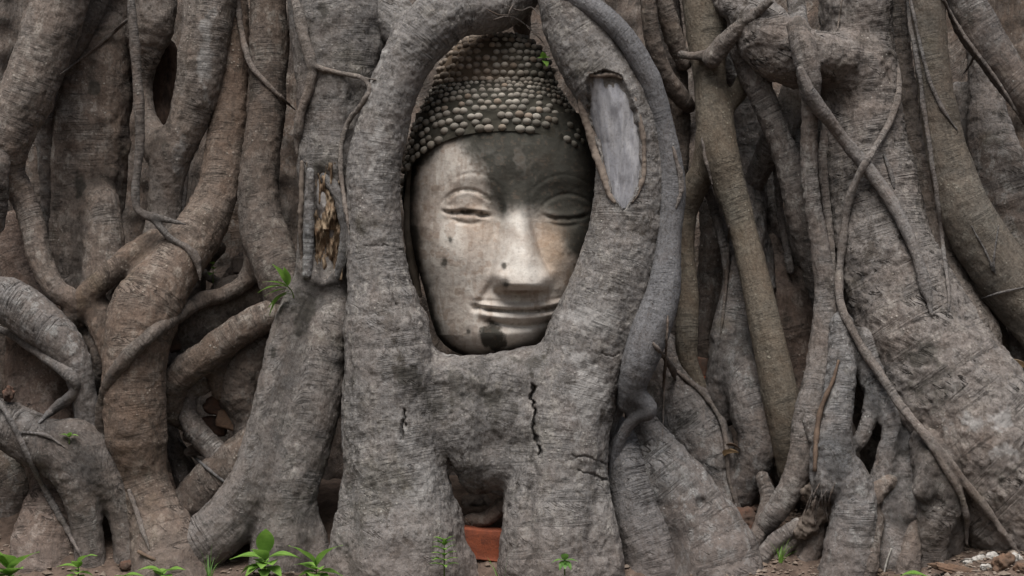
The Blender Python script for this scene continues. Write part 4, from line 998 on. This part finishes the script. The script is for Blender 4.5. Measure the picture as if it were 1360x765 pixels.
def seedling(label, px, py, d, hgt, leaves, mat=None, lean=(0, 0), name='seedling', group=None, ground=False):
    """leaves: (height fraction, azimuth deg (0 = to the right, 90 = to the camera), pitch deg, length px, width px)"""
    w0 = P(px, py, d)
    if ground: w0[2] = float(ground_z(np.array([w0[0]]), np.array([w0[1]]))[0]) - .004
    t = thing(name, label, 'plant', w0, group or ('seedlings along the bottom edge' if ground else 'sprouts growing on the roots'))
    h = hgt * U * (1.55 if ground else 1.15); pts = [np.array([lean[0] * U * q * q, lean[1] * U * q * q, h * q]) + w0 for q in np.linspace(0, 1, 6)]
    V, F = tube_mesh(pts, np.linspace(1.3, .8, 6) * U * .8); mesh_obj('stem', V, np.array(F, dtype=object), M_STEM, t)
    if ground: leaves = leaves + [(f * .8, az + random.uniform(25, 70), pit * random.uniform(.3, 1.1), L * random.uniform(.55, .9), W * random.uniform(.7, .95)) for f, az, pit, L, W in leaves]
    for (f, az, pit, L, W) in leaves:
        q_ = 1.5 if ground else 1.15; L, W = (L * .82, W * 1.3) if ground else (L, W * 1.1); V, F = leaf_mesh(L * U * q_, W * U * .5 * q_, random.uniform(.5, 1.0))
        az_, p_ = math.radians(az), math.radians(pit)
        Mx = Matrix.Rotation(az_, 3, 'Z') @ Matrix.Rotation(-p_, 3, 'Y') @ Matrix.Rotation(math.radians(-90), 3, 'Z') if False else None
        d_ = np.array([math.cos(az_) * math.cos(p_), -math.sin(az_) * math.cos(p_), math.sin(p_)])
        sd = np.cross(d_, [0, 0, 1.]); sd = sd / (np.linalg.norm(sd) + 1e-9); up = np.cross(sd, d_)
        root = pts[0] + (pts[-1] - pts[0]) * f
        Vw = root + V[:, :1] * sd + V[:, 1:2] * d_ + V[:, 2:] * up
        mesh_obj('leaf', Vw, F, mat or M_LEAF, t)
    return t
def fan(n, L, W, pit=(15, 60), az0=None, hs=(.55, 1)):
    out = []
    for i in range(n):
        az = (az0 if az0 is not None else 0) + 360 * i / n + random.uniform(-22, 22)
        out.append((random.uniform(*hs), az, random.uniform(*pit), L * random.uniform(.7, 1.1), W * random.uniform(.8, 1.1)))
    return out
random.seed(21)
seedling('large pale green seedling rising at the bottom left corner', 12, 768, -96, 24, [(.6, 15, 50, 42, 17), (.9, 160, 55, 32, 14), (.5, 190, 25, 26, 12), (.4, 60, 20, 28, 13), (.8, 90, 60, 26, 13), (.3, -10, 5, 24, 11), (.5, 130, 10, 24, 12)], ground=True)
seedling('thin seedling with narrow leaves below the split left root', 104, 770, -84, 20, [(.9, 25, 50, 26, 9), (.7, 170, 25, 22, 8), (.5, 80, 20, 20, 8), (.5, 0, 5, 16, 7)], ground=True)
seedling('low seedling beside the crumbly brick lump at bottom left', 158, 768, -80, 10, [(.9, 10, 35, 28, 11), (.6, 180, 10, 24, 11), (.5, 90, 15, 22, 10), (.8, 60, 50, 18, 9)], ground=True)
seedling('two leaved seedling at the bottom edge right of the brick lump', 216, 774, -92, 12, [(.9, 165, 35, 26, 12), (.9, 15, 25, 26, 12), (.4, 90, 10, 16, 8)], ground=True)
seedling('broad leaved seedling with one upright leaf at the bottom of the left trunk', 352, 768, -92, 20, [(.9, 80, 75, 40, 13), (.7, 5, 30, 38, 16), (.7, 178, 25, 36, 16), (.5, 200, -2, 30, 15), (.4, 40, 5, 26, 13), (.5, 90, 30, 26, 13), (.5, 140, 5, 26, 12)], ground=True)
seedling('broad leaved seedling with spreading pair of leaves left of the central root', 420, 768, -96, 16, [(.9, 155, 55, 38, 17), (.9, 25, 62, 40, 13), (.6, 0, 10, 28, 13), (.6, 180, 5, 24, 12), (.5, 90, 15, 24, 12)], ground=True)
seedling('feathery light green weed growing against the central root', 590, 766, -124, 38, [(f, az, 28 + 20 * f, 18 - 5 * f, 6) for f in (.3, .45, .6, .75, .9, 1.) for az in (8, 172, 80, 120 + 60 * f)], ground=False)
seedling('small star shaped seedling in front of the right central root', 750, 764, -142, 16, [(1, 90, 60, 16, 8), (1, 10, 12, 15, 7), (1, 170, 15, 15, 7), (1, 50, -20, 14, 7), (1, 130, -25, 13, 7), (.9, 90, -10, 12, 7)], mat=M_LEAF2, ground=False)
dd = dep(92, 590, 6)
seedling('tiny three leaved seedling sprouting on a lower left root', 92, 590, dd, 9, [(1, 10, 25, 11, 7), (1, 165, 30, 11, 7), (.9, 90, 30, 9, 6), (1, 60, 60, 8, 5)])
seedling('bright green sprout of narrow leaves growing from the left trunk side', 390, 396, dep(392, 396, 4) - 6, 14, [(1, 125, 62, 36, 11), (.9, 185, 15, 36, 11), (.6, 192, -22, 38, 12), (.8, 155, 38, 32, 10), (.4, 200, -8, 34, 11), (1, 100, 75, 26, 9), (.7, 170, 5, 30, 10)], lean=(-6, -14), mat=M_LEAF)
seedling('yellow green round leaved sprout in the dark pocket on the left', 283, 376, 96, 24, [(.95, 120, 30, 11, 9), (.5, 100, 10, 12, 11), (.7, 60, 40, 9, 7)])
seedling('tiny bright sprout beside the topknot of the head', 722, 88, 20, 9, [(1, 100, 60, 10, 7), (1, 20, 20, 11, 8), (1, 170, 20, 9, 7), (.7, 60, -20, 11, 8)])
seedling('single broad leaf poking up at the bottom right of centre', 1196, 772, -110, 8, [(.9, 20, 20, 28, 13), (.6, 170, 10, 18, 9)], ground=True)
def grass(label, px, py, d, n, H, spread, mat=None):
    w0 = P(px, py, d); w0[2] = float(ground_z(np.array([w0[0]]), np.array([w0[1]]))[0]) - .004
    mb = MB()
    for i in range(n):
        a = random.uniform(0, 2 * math.pi); b0 = np.array([math.cos(a), math.sin(a), 0]) * random.uniform(0, .012); L = H * U * random.uniform(.5, 1.1); out = random.uniform(.2, 1) * spread
        dr = np.array([math.cos(a), math.sin(a), 0]); sd = np.array([-math.sin(a), math.cos(a), 0]); V = []; F = []
        for k in range(7):
            t = k / 6; c = b0 + dr * out * L * t ** 1.6 + np.array([0, 0, L * (t - .35 * out * t * t)]); wv = .0016 * (1 - t) + .0002
            V += [c - sd * wv, c + sd * wv]
        for k in range(6): F.append([2 * k, 2 * k + 1, 2 * k + 3, 2 * k + 2])
        mb.add(V, F)
    o = mesh_obj('grass_tuft', np.array(mb.v), np.array(mb.f), mat or M_LEAF2); o.location = w0
    return tag(o, label, 'grass')
grass('thin grass tuft with a dark blade on the low root at bottom left', 277, 766, -84, 14, 46, .8)
grass('fresh green grass tuft on the soil below the torn root end', 1036, 752, -24, 16, 40, 1.0, M_LEAF)
grass('sparse grass blades in front of the gap with the orange brick', 664, 776, -80, 5, 50, .7, M_LEAF2)

def dead_leaf(label, px, py, d, L, W, az, pit, mat=None):
    V, F = leaf_mesh(L * U, W * U * .5, .9, .5, 9, .5); az_, p_ = math.radians(az), math.radians(pit)
    d_ = np.array([math.cos(az_) * math.cos(p_), -math.sin(az_) * math.cos(p_), math.sin(p_)]); sd = np.cross(d_, [0, 0, 1.]); sd /= np.linalg.norm(sd); up = np.cross(sd, d_)
    o = mesh_obj('dead_leaf', V[:, :1] * sd + V[:, 1:2] * d_ + V[:, 2:] * up, F, mat or M_DRY); o.location = P(px, py, d)
    return tag(o, label, 'leaf')
dead_leaf('curled tan dead leaf caught between roots at the right edge', 1334, 490, 14, 40, 24, 15, 22)
dead_leaf('brown dead leaf lying under the tan one at the right edge', 1330, 500, 22, 24, 16, 20, -5, M_TWIG)
dead_leaf('tan dead leaf in the slot left of the bent root', 962, 606, 62, 22, 16, 30, 40)
dead_leaf('brown curled leaf above the tan leaf in the slot', 964, 592, 66, 22, 9, 5, 8, M_TWIG)
dead_leaf('pale pointed leaf chip on the pebbles at bottom right', 1276, 752, -66, 22, 12, 35, 50, M_PALEST)
dead_leaf('tiny orange leaf fragment caught on the right lower roots', 1150, 642, -22, 9, 6, 20, 30, M_BRICK)

def stick(label, s, off=1.5, mat=None, name='dry_twig'):
    p = np.array(parse(s)); o = spline(np.column_stack([p[:, 0], p[:, 1], 0 * p[:, 0], p[:, 2]]), 2)
    d = np.array([min(120, dep(x, y, 4)) for x, y, _, _ in o])
    for _ in range(4): d = np.convolve(np.pad(d, 2, 'edge'), np.ones(5) / 5, 'valid')
    o[:, 2] = d - off * o[:, 3]
    V, F = tube_mesh(P(o[:, 0], o[:, 1], o[:, 2]), o[:, 3] * U * (1 + .15 * np.sin(np.arange(len(o)) * 1.7)), 8)
    return tag(mesh_obj(name, V, np.array(F, dtype=object), mat or M_TWIG), label, 'twig')
stick('long reddish brown dead twig leaning on the right vertical root', '1114,478,1.5 1106,506,2.6 1096,528,3.2 1088,552,3.4 1084,585,3.6 1082,626,2.6')
stick('thin straw stem lying over the gap above the orange brick', '618,688,1 630,700,1 644,706,1', off=6)
stick('pale dry twig lying at the foot of the barrel shaped root', '183,732,2.4 196,739,2.4 208,744,2', off=1.2)
stick('white rootlet dangling at the bottom right of centre', '1184,728,1 1178,745,1.3 1174,762,1.2', off=2, mat=M_PALEST)

# loose litter on the soil: crumbs no one could count
mb = MB()
for i in range(3600):
    if i < 1200: x, y = random.uniform(.95, 1.5), random.uniform(-.32, .0)
    elif i < 2400: x, y = random.uniform(.5, .95), random.uniform(-.2, .2)
    else: x, y = random.uniform(-1.5, 1.4), random.uniform(-.3, .1)
    z = float(ground_z(np.array([x]), np.array([y]))[0]); r = random.uniform(.0015, .007) * (1 if i % 9 else 1.7)
    q = np.array([(1, 0, 0), (0, 1, 0), (-1, 0, 0), (0, -1, 0), (0, 0, .8), (0, 0, -.8)]) * r * np.array([random.uniform(.5, 2), 1, random.uniform(.4, 1)]) + rng.normal(0, r * .15, (6, 3))
    a = random.uniform(0, 6.3); q = q @ np.array([[math.cos(a), -math.sin(a), 0], [math.sin(a), math.cos(a), 0], [0, 0, 1]]) + (x, y, z + r * .3)
    mb.add(q, [[0, 1, 4], [1, 2, 4], [2, 3, 4], [3, 0, 4], [1, 0, 5], [2, 1, 5], [3, 2, 5], [0, 3, 5]])
o = mesh_obj('soil_litter', np.array(mb.v), np.array(mb.f), simple_stone('litter', (.16, .115, .085), (.30, .25, .21), 8., .001), smooth=False)
tag(o, 'fine gravel and bark crumbs scattered on the soil', 'litter', kind='stuff')
